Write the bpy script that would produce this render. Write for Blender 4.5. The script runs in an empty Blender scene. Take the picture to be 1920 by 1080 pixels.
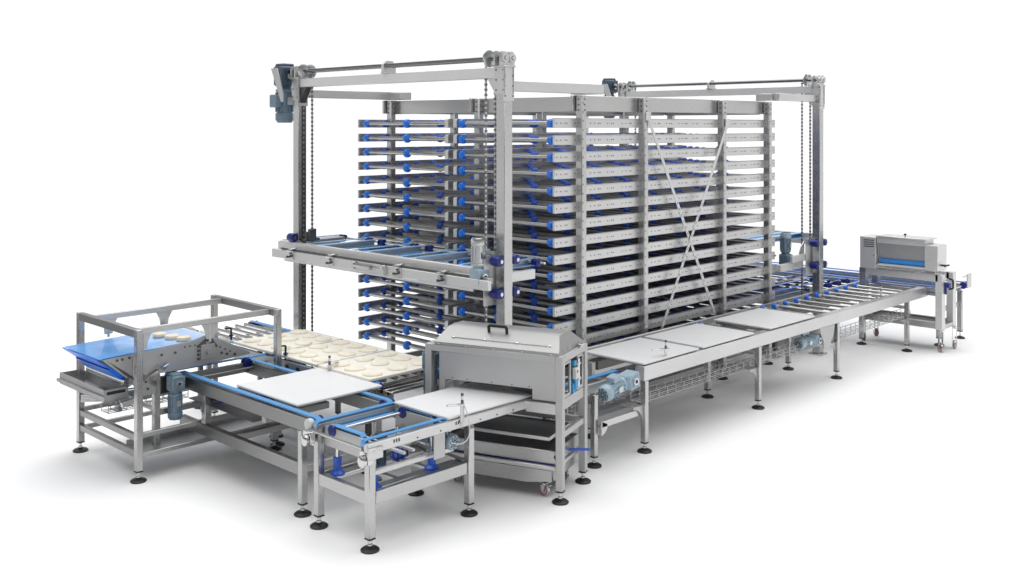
import bpy, bmesh, math, random
from mathutils import Matrix, Vector
random.seed(7)
PI = math.pi
S = bpy.context.scene
C = S.collection

# ------------------------------------------------------------------ materials
def new_mat(name):
    m = bpy.data.materials.new(name); m.use_nodes = True
    nt = m.node_tree; b = nt.nodes['Principled BSDF']
    return m, nt, b

K_METAL, K_PAINT = .80, .80   # surface tones relative to the bright cove lighting
def steel(name, col, rough, stretch=(1, 1, 1), amount=.10, scale=14., metal=1.0, aniso=0.0, blotch=.08):
    """Stainless sheet: brushed streaks, slight cloudy variation of tone and gloss."""
    m, nt, b = new_mat(name)
    b.inputs['Metallic'].default_value = metal; col = tuple(c * K_METAL for c in col)
    tc = nt.nodes.new('ShaderNodeTexCoord')
    mp = nt.nodes.new('ShaderNodeMapping'); mp.inputs['Scale'].default_value = stretch
    n1 = nt.nodes.new('ShaderNodeTexNoise'); n1.inputs['Scale'].default_value = scale; n1.inputs['Detail'].default_value = 3
    n2 = nt.nodes.new('ShaderNodeTexNoise'); n2.inputs['Scale'].default_value = 1.7; n2.inputs['Detail'].default_value = 2
    nt.links.new(tc.outputs['Object'], mp.inputs['Vector'])
    nt.links.new(mp.outputs['Vector'], n1.inputs['Vector']); nt.links.new(tc.outputs['Object'], n2.inputs['Vector'])
    mr = nt.nodes.new('ShaderNodeMapRange')
    mr.inputs['To Min'].default_value = rough - amount; mr.inputs['To Max'].default_value = rough + amount
    nt.links.new(n1.outputs['Fac'], mr.inputs['Value']); nt.links.new(mr.outputs['Result'], b.inputs['Roughness'])
    ad = nt.nodes.new('ShaderNodeMath'); ad.operation = 'ADD'
    nt.links.new(n1.outputs['Fac'], ad.inputs[0]); nt.links.new(n2.outputs['Fac'], ad.inputs[1])
    cr = nt.nodes.new('ShaderNodeMapRange')
    cr.inputs['From Min'].default_value = .6; cr.inputs['From Max'].default_value = 1.4
    cr.inputs['To Min'].default_value = 1 - blotch; cr.inputs['To Max'].default_value = 1 + blotch
    nt.links.new(ad.outputs[0], cr.inputs['Value'])
    mx = nt.nodes.new('ShaderNodeVectorMath'); mx.operation = 'SCALE'
    mx.inputs[0].default_value = col; nt.links.new(cr.outputs['Result'], mx.inputs['Scale'])
    nt.links.new(mx.outputs['Vector'], b.inputs['Base Color'])
    return m

def paint(name, col, rough=.4, var=.10, scale=9., bump=0., metal=0., coat=0.):
    m, nt, b = new_mat(name)
    b.inputs['Metallic'].default_value = metal; col = tuple(c * K_PAINT for c in col)
    b.inputs['Roughness'].default_value = rough
    if coat: b.inputs['Coat Weight'].default_value = coat
    tc = nt.nodes.new('ShaderNodeTexCoord')
    n = nt.nodes.new('ShaderNodeTexNoise'); n.inputs['Scale'].default_value = scale; n.inputs['Detail'].default_value = 4
    nt.links.new(tc.outputs['Object'], n.inputs['Vector'])
    cr = nt.nodes.new('ShaderNodeMapRange')
    cr.inputs['From Min'].default_value = .3; cr.inputs['From Max'].default_value = .7
    cr.inputs['To Min'].default_value = 1 - var; cr.inputs['To Max'].default_value = 1 + var
    nt.links.new(n.outputs['Fac'], cr.inputs['Value'])
    mx = nt.nodes.new('ShaderNodeVectorMath'); mx.operation = 'SCALE'
    mx.inputs[0].default_value = col; nt.links.new(cr.outputs['Result'], mx.inputs['Scale'])
    nt.links.new(mx.outputs['Vector'], b.inputs['Base Color'])
    if bump:
        bp = nt.nodes.new('ShaderNodeBump'); bp.inputs['Strength'].default_value = bump; bp.inputs['Distance'].default_value = .01
        nt.links.new(n.outputs['Fac'], bp.inputs['Height']); nt.links.new(bp.outputs['Normal'], b.inputs['Normal'])
    return m

def toothed(name, col, axis, pitch=.022):
    """Blue toothed strap: fine ribs across the running direction."""
    m, nt, b = new_mat(name)
    b.inputs['Roughness'].default_value = .38
    tc = nt.nodes.new('ShaderNodeTexCoord'); sp = nt.nodes.new('ShaderNodeSeparateXYZ')
    nt.links.new(tc.outputs['Object'], sp.inputs[0])
    mu = nt.nodes.new('ShaderNodeMath'); mu.operation = 'MULTIPLY'; mu.inputs[1].default_value = 2 * PI / pitch
    nt.links.new(sp.outputs[axis], mu.inputs[0])
    si = nt.nodes.new('ShaderNodeMath'); si.operation = 'SINE'; nt.links.new(mu.outputs[0], si.inputs[0])
    cr = nt.nodes.new('ShaderNodeMapRange')
    cr.inputs['From Min'].default_value = -1; cr.inputs['From Max'].default_value = 1
    cr.inputs['To Min'].default_value = .72; cr.inputs['To Max'].default_value = 1.15
    nt.links.new(si.outputs[0], cr.inputs['Value'])
    mx = nt.nodes.new('ShaderNodeVectorMath'); mx.operation = 'SCALE'
    mx.inputs[0].default_value = col; nt.links.new(cr.outputs['Result'], mx.inputs['Scale'])
    nt.links.new(mx.outputs['Vector'], b.inputs['Base Color'])
    bp = nt.nodes.new('ShaderNodeBump'); bp.inputs['Strength'].default_value = .5; bp.inputs['Distance'].default_value = .004
    nt.links.new(si.outputs[0], bp.inputs['Height']); nt.links.new(bp.outputs['Normal'], b.inputs['Normal'])
    return m

M = {}
M['steel'] = steel('stainless_steel', (.64, .64, .635), .27, (16, 16, .9), amount=.035, metal=.9, blotch=.07)
M['steel_shaded'] = steel('brushed_steel_shaded', (.40, .40, .40), .36, (1.2, 1.2, 22), amount=.04, scale=9)  # darker steel copy: shade of the left-facing low rails put into the colour
M['lid'] = steel('bead_blasted_lid', (.52, .52, .515), .55, amount=.04, scale=60, blotch=.04)
M['steel_h'] = steel('stainless_steel_horizontal', (.62, .62, .615), .29, (1.2, 1.2, 22), amount=.035, scale=9, metal=.95, blotch=.07)
M['plate'] = steel('stainless_plate', (.77, .77, .77), .34, (1.2, 1.2, 22), amount=.04, scale=9, blotch=.07, metal=.78)
M['pale_plate'] = steel('pale_satin_plate', (.90, .90, .90), .36, (1.2, 1.2, 20), amount=.04, scale=9, blotch=.05, metal=.5)  # paler plate copy: bright reflection on left-facing sheets put into the colour
M['satin'] = steel('bead_blasted_steel', (.68, .682, .685), .50, (30, 30, 2), amount=.05, blotch=.05)
M['satin_flat'] = steel('bead_blasted_frame', (.68, .68, .675), .54, amount=.04, scale=60, blotch=.04)
M['dark'] = steel('dark_steel', (.20, .195, .19), .45)  # plain dark tone for bolts, slots, tracks and inner parts
M['shaft'] = steel('dark_polished_shaft', (.26, .26, .265), .14, amount=.03)
M['chain'] = steel('oiled_chain', (.27, .265, .26), .4)
M['tube_shaded'] = steel('shaded_tube', (.50, .495, .49), .30, (40, 1, 40), amount=.06)  # darker copy of the tube: shade inside the rack painted into the colour
M['tube'] = steel('polished_tube', (.60, .595, .585), .16, (40, 1, 40), amount=.06)
M['chrome'] = steel('chromed_steel', (.78, .78, .78), .12, amount=.04)
M['wire'] = steel('zinc_wire', (.68, .68, .67), .3)
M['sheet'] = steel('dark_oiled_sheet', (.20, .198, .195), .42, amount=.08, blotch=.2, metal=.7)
M['black'] = paint('black_rubber', (.012, .012, .012), .45, .2, 30, .2)
M['hole'] = paint('dark_hole', (.03, .03, .032), .6, .2)
M['blue'] = paint('deep_blue_plastic', (.022, .13, .70), .34, .15)
M['blue_bright'] = paint('bright_blue_plastic', (.034, .25, .98), .24, .12)
M['navy'] = paint('navy_plastic', (.010, .022, .24), .35, .15)
M['strap_u'] = toothed('blue_toothed_strap_along', (.085, .335, .70), 0)
M['strap_v'] = toothed('blue_toothed_strap_across', (.085, .335, .70), 1)
M['strap_pale'] = paint('pale_blue_flat_strap', (.26, .55, .95), .3, .12, 20)
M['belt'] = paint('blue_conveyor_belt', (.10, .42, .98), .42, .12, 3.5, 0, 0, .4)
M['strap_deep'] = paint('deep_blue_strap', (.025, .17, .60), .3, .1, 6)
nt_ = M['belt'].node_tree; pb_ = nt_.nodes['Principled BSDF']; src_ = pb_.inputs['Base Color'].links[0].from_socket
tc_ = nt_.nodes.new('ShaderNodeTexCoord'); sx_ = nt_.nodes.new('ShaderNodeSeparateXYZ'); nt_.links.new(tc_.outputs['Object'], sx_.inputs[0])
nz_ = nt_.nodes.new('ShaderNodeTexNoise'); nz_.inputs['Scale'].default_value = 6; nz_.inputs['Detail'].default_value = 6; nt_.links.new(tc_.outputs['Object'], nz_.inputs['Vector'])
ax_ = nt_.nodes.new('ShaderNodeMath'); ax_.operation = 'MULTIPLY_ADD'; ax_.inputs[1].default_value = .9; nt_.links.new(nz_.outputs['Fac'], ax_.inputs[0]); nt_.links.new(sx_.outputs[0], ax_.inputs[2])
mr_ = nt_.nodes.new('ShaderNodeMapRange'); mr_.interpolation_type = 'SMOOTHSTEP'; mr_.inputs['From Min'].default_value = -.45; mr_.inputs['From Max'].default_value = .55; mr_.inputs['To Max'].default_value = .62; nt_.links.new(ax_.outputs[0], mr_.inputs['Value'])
mx_ = nt_.nodes.new('ShaderNodeMix'); mx_.data_type = 'RGBA'; mx_.inputs[7].default_value = (.74, .84, .95, 1)  # pale reflected glare painted into the belt colour, growing along its run
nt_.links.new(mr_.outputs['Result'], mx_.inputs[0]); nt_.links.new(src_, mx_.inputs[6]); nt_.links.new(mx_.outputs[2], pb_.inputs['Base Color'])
M['belt_deep'] = paint('deep_blue_belt_return', (.015, .21, .92), .35, .1, 4)
M['motor'] = paint('blue_grey_motor_paint', (.21, .31, .40), .35, .10, 20, .05)
M['motor_dark'] = paint('dark_blue_grey_motor_paint', (.075, .115, .165), .35, .12, 20, .05)
M['motor_light'] = paint('pale_blue_grey_motor_paint', (.42, .56, .66), .33, .10, 20, .05)
M['silver'] = steel('silver_motor_paint', (.68, .70, .71), .3)
M['board'] = paint('white_plastic_board', (.97, .975, .985), .42, .015, 5)
M['flour'] = paint('floured_board', (1.02, .985, .89), .8, .07, 14, .15)
M['dough'] = paint('floured_dough', (1.03, .965, .81), .8, .08, 16, .25)
M['dough_raw'] = paint('pale_raw_dough', (1.0, .90, .72), .7, .12, 22, .3)
M['white'] = paint('white_plastic', (.82, .82, .82), .35, .03)
M['strip'] = paint('azure_seal_strip', (.06, .38, 1.0), .35, .06)
M['cyan'] = paint('light_blue_plastic', (.06, .36, .70), .35, .1)
M['red'] = paint('red_rim', (.42, .10, .09), .5, .1)
M['grey_panel'] = steel('grey_window_panel', (.52, .52, .53), .5, amount=.04, metal=.3)

# ------------------------------------------------------------------ mesh builder
class MB:
    def __init__(s, mat=None): s.v = []; s.f = []; s.mi = []; s.i = 0; s.T = mat
    def add(s, vs, fs):
        o = len(s.v)
        for p in vs:
            p = Vector(p)
            s.v.append(tuple(s.T @ p) if s.T is not None else tuple(p))
        for f in fs: s.f.append([o + k for k in f]); s.mi.append(s.i)
        return s
    def box(s, x0, x1, y0, y1, z0, z1, b=None):
        x0, x1 = sorted((x0, x1)); y0, y1 = sorted((y0, y1)); z0, z1 = sorted((z0, z1))
        d = min(x1 - x0, y1 - y0, z1 - z0)
        if b is None: b = min(.004, d * .2)
        return s.hull((x0 + x1) / 2, (y0 + y1) / 2, (z0 + z1) / 2, (x1 - x0) / 2, (y1 - y0) / 2, (z1 - z0) / 2, b)
    def hull(s, cx, cy, cz, a, b_, c, r, R=None):
        # chamfered box
        vs = []; idx = {}
        for sx in (-1, 1):
            for sy in (-1, 1):
                for sz in (-1, 1):
                    for ax in range(3):
                        h = [a, b_, c]
                        p = [sx * (a - (r if ax != 0 else 0)), sy * (b_ - (r if ax != 1 else 0)), sz * (c - (r if ax != 2 else 0))]
                        idx[(sx, sy, sz, ax)] = len(vs); v = Vector(p)
                        if R is not None: v = R @ v
                        vs.append((v.x + cx, v.y + cy, v.z + cz))
        fs = []
        def q(*k): fs.append([idx[x] for x in k])
        for t in (-1, 1):
            a4 = [(-1, -1), (1, -1), (1, 1), (-1, 1)]
            l = [(t, p, r_, 0) for p, r_ in a4]; q(*(l if t > 0 else l[::-1]))
            l = [(r_, t, p, 1) for p, r_ in a4]; q(*(l if t > 0 else l[::-1]))
            l = [(p, r_, t, 2) for p, r_ in a4]; q(*(l if t > 0 else l[::-1]))
        for p in (-1, 1):
            for r_ in (-1, 1):
                l = [(p, r_, -1, 0), (p, r_, -1, 1), (p, r_, 1, 1), (p, r_, 1, 0)]; q(*(l if p * r_ > 0 else l[::-1]))
                l = [(-1, p, r_, 1), (-1, p, r_, 2), (1, p, r_, 2), (1, p, r_, 1)]; q(*(l if p * r_ > 0 else l[::-1]))
                l = [(r_, -1, p, 2), (r_, -1, p, 0), (r_, 1, p, 0), (r_, 1, p, 2)]; q(*(l if p * r_ > 0 else l[::-1]))
        for sx in (-1, 1):
            for sy in (-1, 1):
                for sz in (-1, 1):
                    l = [(sx, sy, sz, 0), (sx, sy, sz, 1), (sx, sy, sz, 2)]; q(*(l if sx * sy * sz > 0 else l[::-1]))
        return s.add(vs, fs)
    def bar(s, p0, p1, w, h, up=(0, 0, 1)):
        p0 = Vector(p0); p1 = Vector(p1); d = (p1 - p0); L = d.length; d.normalize()
        u = Vector(up); sd = d.cross(u).normalized(); u = sd.cross(d).normalized()
        R = Matrix((d, sd, u)).transposed(); c = (p0 + p1) / 2
        return s.hull(c.x, c.y, c.z, L / 2, w / 2, h / 2, min(.003, .2 * min(w, h)), R)
    def lathe(s, prof, p, ax=(0, 0, 1), n=14):
        # prof: (r, t) pairs along axis ax from point p; closed by caps where r > 0
        p = Vector(p); ax = Vector(ax).normalized()
        t1 = ax.orthogonal().normalized(); t2 = ax.cross(t1)
        vs = []; fs = []
        for r, t in prof:
            for k in range(n):
                a = 2 * PI * k / n
                vs.append(p + ax * t + (t1 * math.cos(a) + t2 * math.sin(a)) * r)
        m = len(prof)
        for j in range(m - 1):
            for k in range(n):
                fs.append([j * n + k, j * n + (k + 1) % n, (j + 1) * n + (k + 1) % n, (j + 1) * n + k])
        fs.append([k for k in range(n)][::-1]); fs.append([(m - 1) * n + k for k in range(n)])
        return s.add(vs, fs)
    def cyl(s, p0, p1, r, n=12, r2=None):
        p0 = Vector(p0); p1 = Vector(p1); d = p1 - p0
        return s.lathe([(r, 0), (r if r2 is None else r2, d.length)], p0, d, n)
    def prism(s, poly, axis, a, b):
        # poly in the two other axes (cyclic order kept), extruded from a to b along axis
        def mk(q, t):
            return {'x': (t, q[0], q[1]), 'y': (q[0], t, q[1]), 'z': (q[0], q[1], t)}[axis]
        n = len(poly); vs = [mk(q, a) for q in poly] + [mk(q, b) for q in poly]
        fs = [list(range(n))[::-1], [n + k for k in range(n)]]
        for k in range(n): fs.append([k, (k + 1) % n, n + (k + 1) % n, n + k])
        return s.add(vs, fs)
    def path(s, pts, r, n=6):
        for a, b in zip(pts[:-1], pts[1:]): s.cyl(a, b, r, n)
        return s
    def ring(s, R, r, p, ax, n=20, m=8):
        p = Vector(p); ax = Vector(ax).normalized(); t1 = ax.orthogonal().normalized(); t2 = ax.cross(t1); vs = []; fs = []
        for k in range(n):
            a = 2 * PI * k / n; d = t1 * math.cos(a) + t2 * math.sin(a)
            for j in range(m):
                b = 2 * PI * j / m; vs.append(p + d * (R + r * math.cos(b)) + ax * r * math.sin(b))
        for k in range(n):
            for j in range(m): fs.append([k * m + j, ((k + 1) % n) * m + j, ((k + 1) % n) * m + (j + 1) % m, k * m + (j + 1) % m])
        return s.add(vs, fs)
    def mesh(s, name, mats, off=(0, 0, 0)):
        me = bpy.data.meshes.new(name)
        o = Vector(off)
        me.from_pydata([tuple(Vector(v) - o) for v in s.v], [], s.f)
        for m in (mats if isinstance(mats, (list, tuple)) else [mats]): me.materials.append(M[m])
        me.polygons.foreach_set('material_index', s.mi)
        bm = bmesh.new(); bm.from_mesh(me); bmesh.ops.recalc_face_normals(bm, faces=bm.faces); bm.to_mesh(me); bm.free()
        me.polygons.foreach_set('use_smooth', [True] * len(me.polygons))
        me.set_sharp_from_angle(angle=math.radians(38))
        me.update()
        return me

OFF = {}
def tag(o, label=None, cat=None, group=None, kind=None):
    if label: o['label'] = label
    if cat: o['category'] = cat
    if group: o['group'] = group
    if kind: o['kind'] = kind
    return o
def thing(name, loc, label, cat, group=None, rz=0, local=False):
    o = bpy.data.objects.new(name, None); C.objects.link(o); o.location = loc; o.rotation_euler = (0, 0, rz)
    o.empty_display_size = .2
    OFF[o.name] = Vector((0, 0, 0)) if local else Vector(loc)
    return tag(o, label, cat, group)
def part(name, mb, mats, parent, label=None, kind=None):
    o = bpy.data.objects.new(name, mb.mesh(name, mats, OFF[parent.name])); C.objects.link(o)
    o.parent = parent; OFF[o.name] = OFF[parent.name]
    if label: o['label'] = label
    if kind: o['kind'] = kind
    return o
def inst(name, me, parent, loc, rot=None):
    """another object on the same mesh data, placed at loc (scene coordinates)"""
    o = bpy.data.objects.new(name, me); C.objects.link(o)
    o.parent = parent; o.location = Vector(loc) - OFF[parent.name]
    if rot is not None: o.rotation_euler = rot
    OFF[o.name] = Vector(loc)
    return o

CACHE = {}
def foot(parent, x, y, top):
    if 'pad' not in CACHE:
        CACHE['pad'] = MB().lathe([(.072, 0), (.075, .012), (.060, .024), (.026, .030), (.022, .040)], (0, 0, 0), n=24).mesh('levelling_foot', 'black')
    k = ('sp', round(top, 2))
    if k not in CACHE:
        CACHE[k] = MB().lathe([(.020, .040), (.020, .052), (.0105, .053), (.0105, top - .02), (.021, top - .02), (.021, top - .004), (.012, top)], (0, 0, 0), n=10).mesh('spindle', 'chrome')
    o = inst('levelling_foot', CACHE['pad'], parent, (x, y, 0))
    inst('spindle', CACHE[k], o, (x, y, 0))
    return o
def leg(parent, x, y, z1, w=.06, z0=.10, name='leg', mat='steel', cap=None):
    b = MB(); b.box(x - w / 2, x + w / 2, y - w / 2, y + w / 2, z0, z1)
    b.i = 1; b.box(x - w / 2 - .001, x + w / 2 + .001, y - w / 2 - .001, y + w / 2 + .001, z0 - .012, z0 + .0005)
    o = part(name, b, [mat, 'black'], parent)
    foot(parent, x, y, z0)
    return o

def frame_matrix(loc, xa, za):
    xa = Vector(xa).normalized(); za = Vector(za).normalized(); ya = za.cross(xa)
    R = Matrix((xa, ya, za)).transposed().to_4x4()
    return Matrix.Translation(loc) @ R
def gear_motor(parent, loc, xa, za, body='motor', gear=None, s=1.0, box=1, cap=None, fins=14):
    """gearbox at loc with output flange towards xa; motor runs away from it along -za"""
    gear = gear or body; cap = cap or body
    T = frame_matrix(loc, xa, za) @ Matrix.Scale(s, 4)
    b = MB(T); b.box(-.065, .065, -.06, .06, -.075, .075, .012); b.box(.06, .074, -.066, .066, -.066, .066, .006); b.cyl((.07, 0, 0), (.084, 0, 0), .050, 4); b.cyl((.07, 0, 0), (.086, 0, 0), .036, 16)
    b.box(-.055, .055, -.05, .05, .07, .092, .008)
    b.cyl((0, 0, -.07), (0, 0, -.10), .052, 16)
    for a in range(4):
        t = PI / 4 + a * PI / 2; b.cyl((.06, .062 * math.cos(t), .062 * math.sin(t)), (.076, .062 * math.cos(t), .062 * math.sin(t)), .013, 8)
    b.i = 1; b.cyl((.08, 0, 0), (.088, 0, 0), .030, 14); b.i = 2; b.cyl((.087, 0, 0), (.0895, 0, 0), .017, 12)
    g = part('gear_motor', b, [gear, 'chrome', 'hole'], parent)
    b = MB(T); b.lathe([(.05, -.095), (.066, -.10), (.066, -.118), (.058, -.12), (.058, -.27), (.062, -.272), (.062, -.285)], (0, 0, 0), n=20)
    for k in range(fins):
        a = 2 * PI * k / fins; c, n_ = math.cos(a), math.sin(a)
        b.hull(c * .061, n_ * .061, -.195, .008, .003, .072, .001, Matrix.Rotation(a, 3, 'Z'))
    part('motor_body', b, body, g)
    b = MB(T); b.lathe([(.066, -.275), (.069, -.285), (.068, -.325), (.056, -.343), (.02, -.345)], (0, 0, 0), n=20)
    b.i = 1
    for rr in (.018, .032, .046):
        for k in range(8):
            a = 2 * PI * k / 8 + rr * 20; b.box(rr * math.cos(a) - .005, rr * math.cos(a) + .005, rr * math.sin(a) - .005, rr * math.sin(a) + .005, -.3475, -.340, .0005)
    part('fan_cover', b, [cap, 'hole'], g)
    b = MB(T); b.box(.0695, .0715, -.022, .022, -.215, -.16, .0005); part('rating_plate', b, 'silver', g)
    if box:
        b = MB(T); b.box(-.045, .045, box * .055, box * .105, -.235, -.14, .006); part('terminal_box', b, body if body != 'silver' else 'motor_light', g)
    return g

def stadium(a0, a1, zt, r, th):
    """closed strap outline in (a, z): outer then inner"""
    out = []; inn = []
    for k in range(9):
        t = PI / 2 + PI * k / 8; out.append((a0 + r * math.cos(t), zt - r + r * math.sin(t))); inn.append((a0 + (r - th) * math.cos(t), zt - r + (r - th) * math.sin(t)))
    for k in range(9):
        t = -PI / 2 + PI * k / 8; out.append((a1 + r * math.cos(t), zt - r + r * math.sin(t))); inn.append((a1 + (r - th) * math.cos(t), zt - r + (r - th) * math.sin(t)))
    return out, inn
def strap(parent, axis, a0, a1, c, w, zt, r=.045, mat=None, name='strap_belt', pulley=None):
    a0, a1 = sorted((a0, a1))
    out, inn = stadium(a0 + r, a1 - r, zt, r, .009)
    n = len(out); b = MB(); vs = []
    for t in (c - w / 2, c + w / 2):
        for l in (out, inn):
            for (a, z) in l: vs.append((a, t, z) if axis == 'u' else (t, a, z))
    fs = []
    for k in range(n):
        j = (k + 1) % n
        fs += [[k, j, 2 * n + j, 2 * n + k], [n + k, n + j, 3 * n + j, 3 * n + k], [k, j, n + j, n + k], [2 * n + k, 2 * n + j, 3 * n + j, 3 * n + k]]
    b.add(vs, fs)
    o = part(name, b, mat or ('strap_u' if axis == 'u' else 'strap_v'), parent)
    if pulley:
        for a in pulley:
            pull(parent, axis, a, c, zt, r, w)
    return o
def pull(parent, axis, a, c, zt, r, w, mat='navy'):
    rr = r - .006
    ax = (0, 1, 0) if axis == 'u' else (1, 0, 0)
    p = (a, c - w * .75, zt - r) if axis == 'u' else (c - w * .75, a, zt - r)
    W = w * 1.5
    b = MB().lathe([(rr * .4, -.006), (rr * 1.22, 0), (rr * 1.22, W * .14), (rr * .93, W * .18), (rr * .93, W * .44), (rr * 1.1, W * .46), (rr * 1.1, W * .54), (rr * .93, W * .56), (rr * .93, W * .82), (rr * 1.22, W * .86), (rr * 1.22, W), (rr * .4, W + .006)], p, ax, 18)
    return part('pulley', b, mat, parent)
def bolts(b, pts, ax, r=.009, h=.006):
    for p in pts: b.lathe([(r, 0), (r, h * .7), (r * .6, h)], p, ax, 8)
def chain(parent, x, y, z0, z1, pitch=.026, name='lift_chain'):
    b = MB(); z = z0; k = 0
    b.box(x - .004, x + .004, y - .004, y + .004, z0, z1)
    while z < z1 - pitch:
        b.i = k % 2
        w = .009 if k % 2 else .0125
        b.hull(x, y, z + pitch / 2, w, w, pitch * .46, .002)
        z += pitch; k += 1
    return part(name, b, ['chain', 'wire'], parent)
def castor(parent, x, y, top, rim='black', r=.055, ang=0.):
    """fork and wheel below z = top; wheel touches z = 0"""
    c, s_ = math.cos(ang), math.sin(ang)
    T = Matrix.Translation((x, y, 0)) @ Matrix.Rotation(ang, 4, 'Z')
    b = MB(T); b.box(-.045, .045, -.04, .04, top - .008, top); b.cyl((0, 0, top - .03), (0, 0, top - .008), .028, 14)
    for sd in (-1, 1):
        b.prism([(-.03, top - .03), (.03, top - .03), (.012, r - .012), (-.012, r - .012)], 'y', sd * .026, sd * .03)
    b.box(-.075, -.03, -.012, .012, top - .028, top - .018)
    f = part('castor', b, 'chrome', parent)
    b = MB(T); b.lathe([(.02, -.017), (r * .72, -.016), (r * .72, .016), (.02, .017)], (0, 0, r), (0, 1, 0), 20); b.i = 1
    b.lathe([(r * .72, -.017), (r, -.012), (r, .012), (r * .72, .017)], (0, 0, r), (0, 1, 0), 24)
    b.i = 2; b.ring(r * .74, .004, (0, -.018, r), (0, 1, 0)); b.ring(r * .74, .004, (0, .018, r), (0, 1, 0))
    part('wheel', b, ['chrome', rim, 'red'], f)
    return f
def basket(parent, axis, a0, a1, c, w, z0, h, pitch=.11, name='wire_basket', slope=0.):
    b = MB(); r = .0042
    def P(a, t, z): return (a, t, z + slope * (a - a0)) if axis == 'u' else (t, a, z + slope * (a - a0))
    for t, z in ((c - w / 2, z0 + h), (c - w / 2, z0 + h * .5), (c - w / 2, z0), (c - w / 6, z0), (c + w / 6, z0), (c + w / 2, z0), (c + w / 2, z0 + h * .5), (c + w / 2, z0 + h)):
        b.cyl(P(a0, t, z), P(a1, t, z), r, 6)
    n = int(abs(a1 - a0) / pitch)
    for k in range(n + 1):
        a = a0 + (a1 - a0) * k / n
        b.path([P(a, c - w / 2, z0 + h), P(a, c - w / 2, z0), P(a, c + w / 2, z0), P(a, c + w / 2, z0 + h)], r, 6)
    return part(name, b, 'wire', parent)
def sensor(parent, x, y, z0, h, dx=-.10, dy=.06, name='sensor_bracket', cable=True):
    b = MB(); b.box(x - .022, x + .022, y - .003, y + .003, z0, z0 + h)
    b.box(x - .022, x + .022, y - .003, y + .03, z0 + h, z0 + h + .004)
    br = part(name, b, 'plate', parent)
    b = MB(); b.bar((x, y, z0 + h + .012), (x + dx, y + dy, z0 + h + .016), .02, .016)
    b.cyl((x, y, z0 + h), (x, y, z0 + h + .05), .012, 10)
    b.bar((x, y, z0 + h + .03), (x - dy * .8, y + dx * .5, z0 + h + .034), .016, .006)
    b.cyl((x, y, z0 + h + .05), (x, y, z0 + h + .085), .009, 10); b.i = 1; b.cyl((x, y, z0 + h + .085), (x, y, z0 + h + .105), .012, 10); b.cyl((x, y, z0 + h + .015), (x, y, z0 + h + .05), .0125, 10)
    part('sensor_head', b, ['chrome', 'motor_dark'], br)
    if cable:
        pts = [(x + .02, y - .006, z0 + h)]
        for k in range(1, 9):
            t = k / 8; pts.append((x + .02 + .05 * math.sin(t * 3) - .16 * t * t, y - .01 - .04 * math.sin(t * PI), z0 + h - (h + .16) * math.sin(t * PI * .62) ))
        part('sensor_cable', MB().path(pts, .0045, 6), 'white', br)
    return br
def clamp_post(parent, x, y, z0, name='product_stop'):
    b = MB(); b.cyl((x, y, z0 - .03), (x, y, z0 + .12), .011, 10); b.bar((x, y, z0 + .12), (x - .07, y + .02, z0 + .122), .022, .016)
    b.i = 1; b.cyl((x, y, z0 + .03), (x, y, z0 + .045), .026, 12)
    return part(name, b, ['black', 'navy'], parent)

def parts(name, mat, parent, *bx):
    for q_ in bx: part(name, MB().box(*q_), mat, parent)
def rods(name, mat, parent, r, *ps):
    for a, b_ in ps: part(name, MB().cyl(a, b_, r, 12), mat, parent)

# ------------------------------------------------------------------ setting
b = MB(); b.add([(-300, -300, 0), (320, -300, 0), (320, 320, 0), (-300, 320, 0)], [[0, 1, 2, 3]])
m, nt, bs = new_mat('white_studio_floor'); bs.inputs['Base Color'].default_value = (.80, .80, .80, 1); bs.inputs['Roughness'].default_value = .95
bs.inputs['Specular IOR Level'].default_value = .0
tc = nt.nodes.new('ShaderNodeTexCoord'); n = nt.nodes.new('ShaderNodeTexNoise'); n.inputs['Scale'].default_value = .8
cr = nt.nodes.new('ShaderNodeMapRange'); cr.inputs['To Min'].default_value = .97; cr.inputs['To Max'].default_value = 1.0
dt = nt.nodes.new('ShaderNodeVectorMath'); dt.operation = 'DOT_PRODUCT'; dt.inputs[1].default_value = (-.9339, .3258, 0)   # distance past the left edge of view, where the floor colour is darkened
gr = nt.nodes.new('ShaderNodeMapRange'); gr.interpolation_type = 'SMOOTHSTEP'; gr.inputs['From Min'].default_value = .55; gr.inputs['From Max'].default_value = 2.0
gr.inputs['To Min'].default_value = .95; gr.inputs['To Max'].default_value = .15  # dark floor added out of view for left-facing steel to reflect
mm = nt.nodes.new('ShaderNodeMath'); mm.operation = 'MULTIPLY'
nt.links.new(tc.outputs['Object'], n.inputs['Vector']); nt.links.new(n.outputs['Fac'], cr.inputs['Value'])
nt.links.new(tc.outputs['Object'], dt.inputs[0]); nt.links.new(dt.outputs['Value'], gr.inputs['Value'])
g2 = nt.nodes.new('ShaderNodeMapRange'); g2.interpolation_type = 'SMOOTHSTEP'; g2.inputs['From Min'].default_value = 3.2; g2.inputs['From Max'].default_value = 8.0; g2.inputs['To Min'].default_value = 0; g2.inputs['To Max'].default_value = .72  # floor lightens again farther out, for the higher steel to reflect
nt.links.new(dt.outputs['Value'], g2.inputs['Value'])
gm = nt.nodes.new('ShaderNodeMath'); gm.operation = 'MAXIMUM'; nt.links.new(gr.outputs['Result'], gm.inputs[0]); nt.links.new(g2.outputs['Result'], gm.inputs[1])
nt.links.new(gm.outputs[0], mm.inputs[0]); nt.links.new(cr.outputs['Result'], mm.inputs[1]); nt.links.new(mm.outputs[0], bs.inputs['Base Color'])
M['floor'] = m
fl = bpy.data.objects.new('floor', b.mesh('floor', 'floor')); C.objects.link(fl); tag(fl, 'white seamless studio floor under the machine', 'floor', kind='structure')

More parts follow.
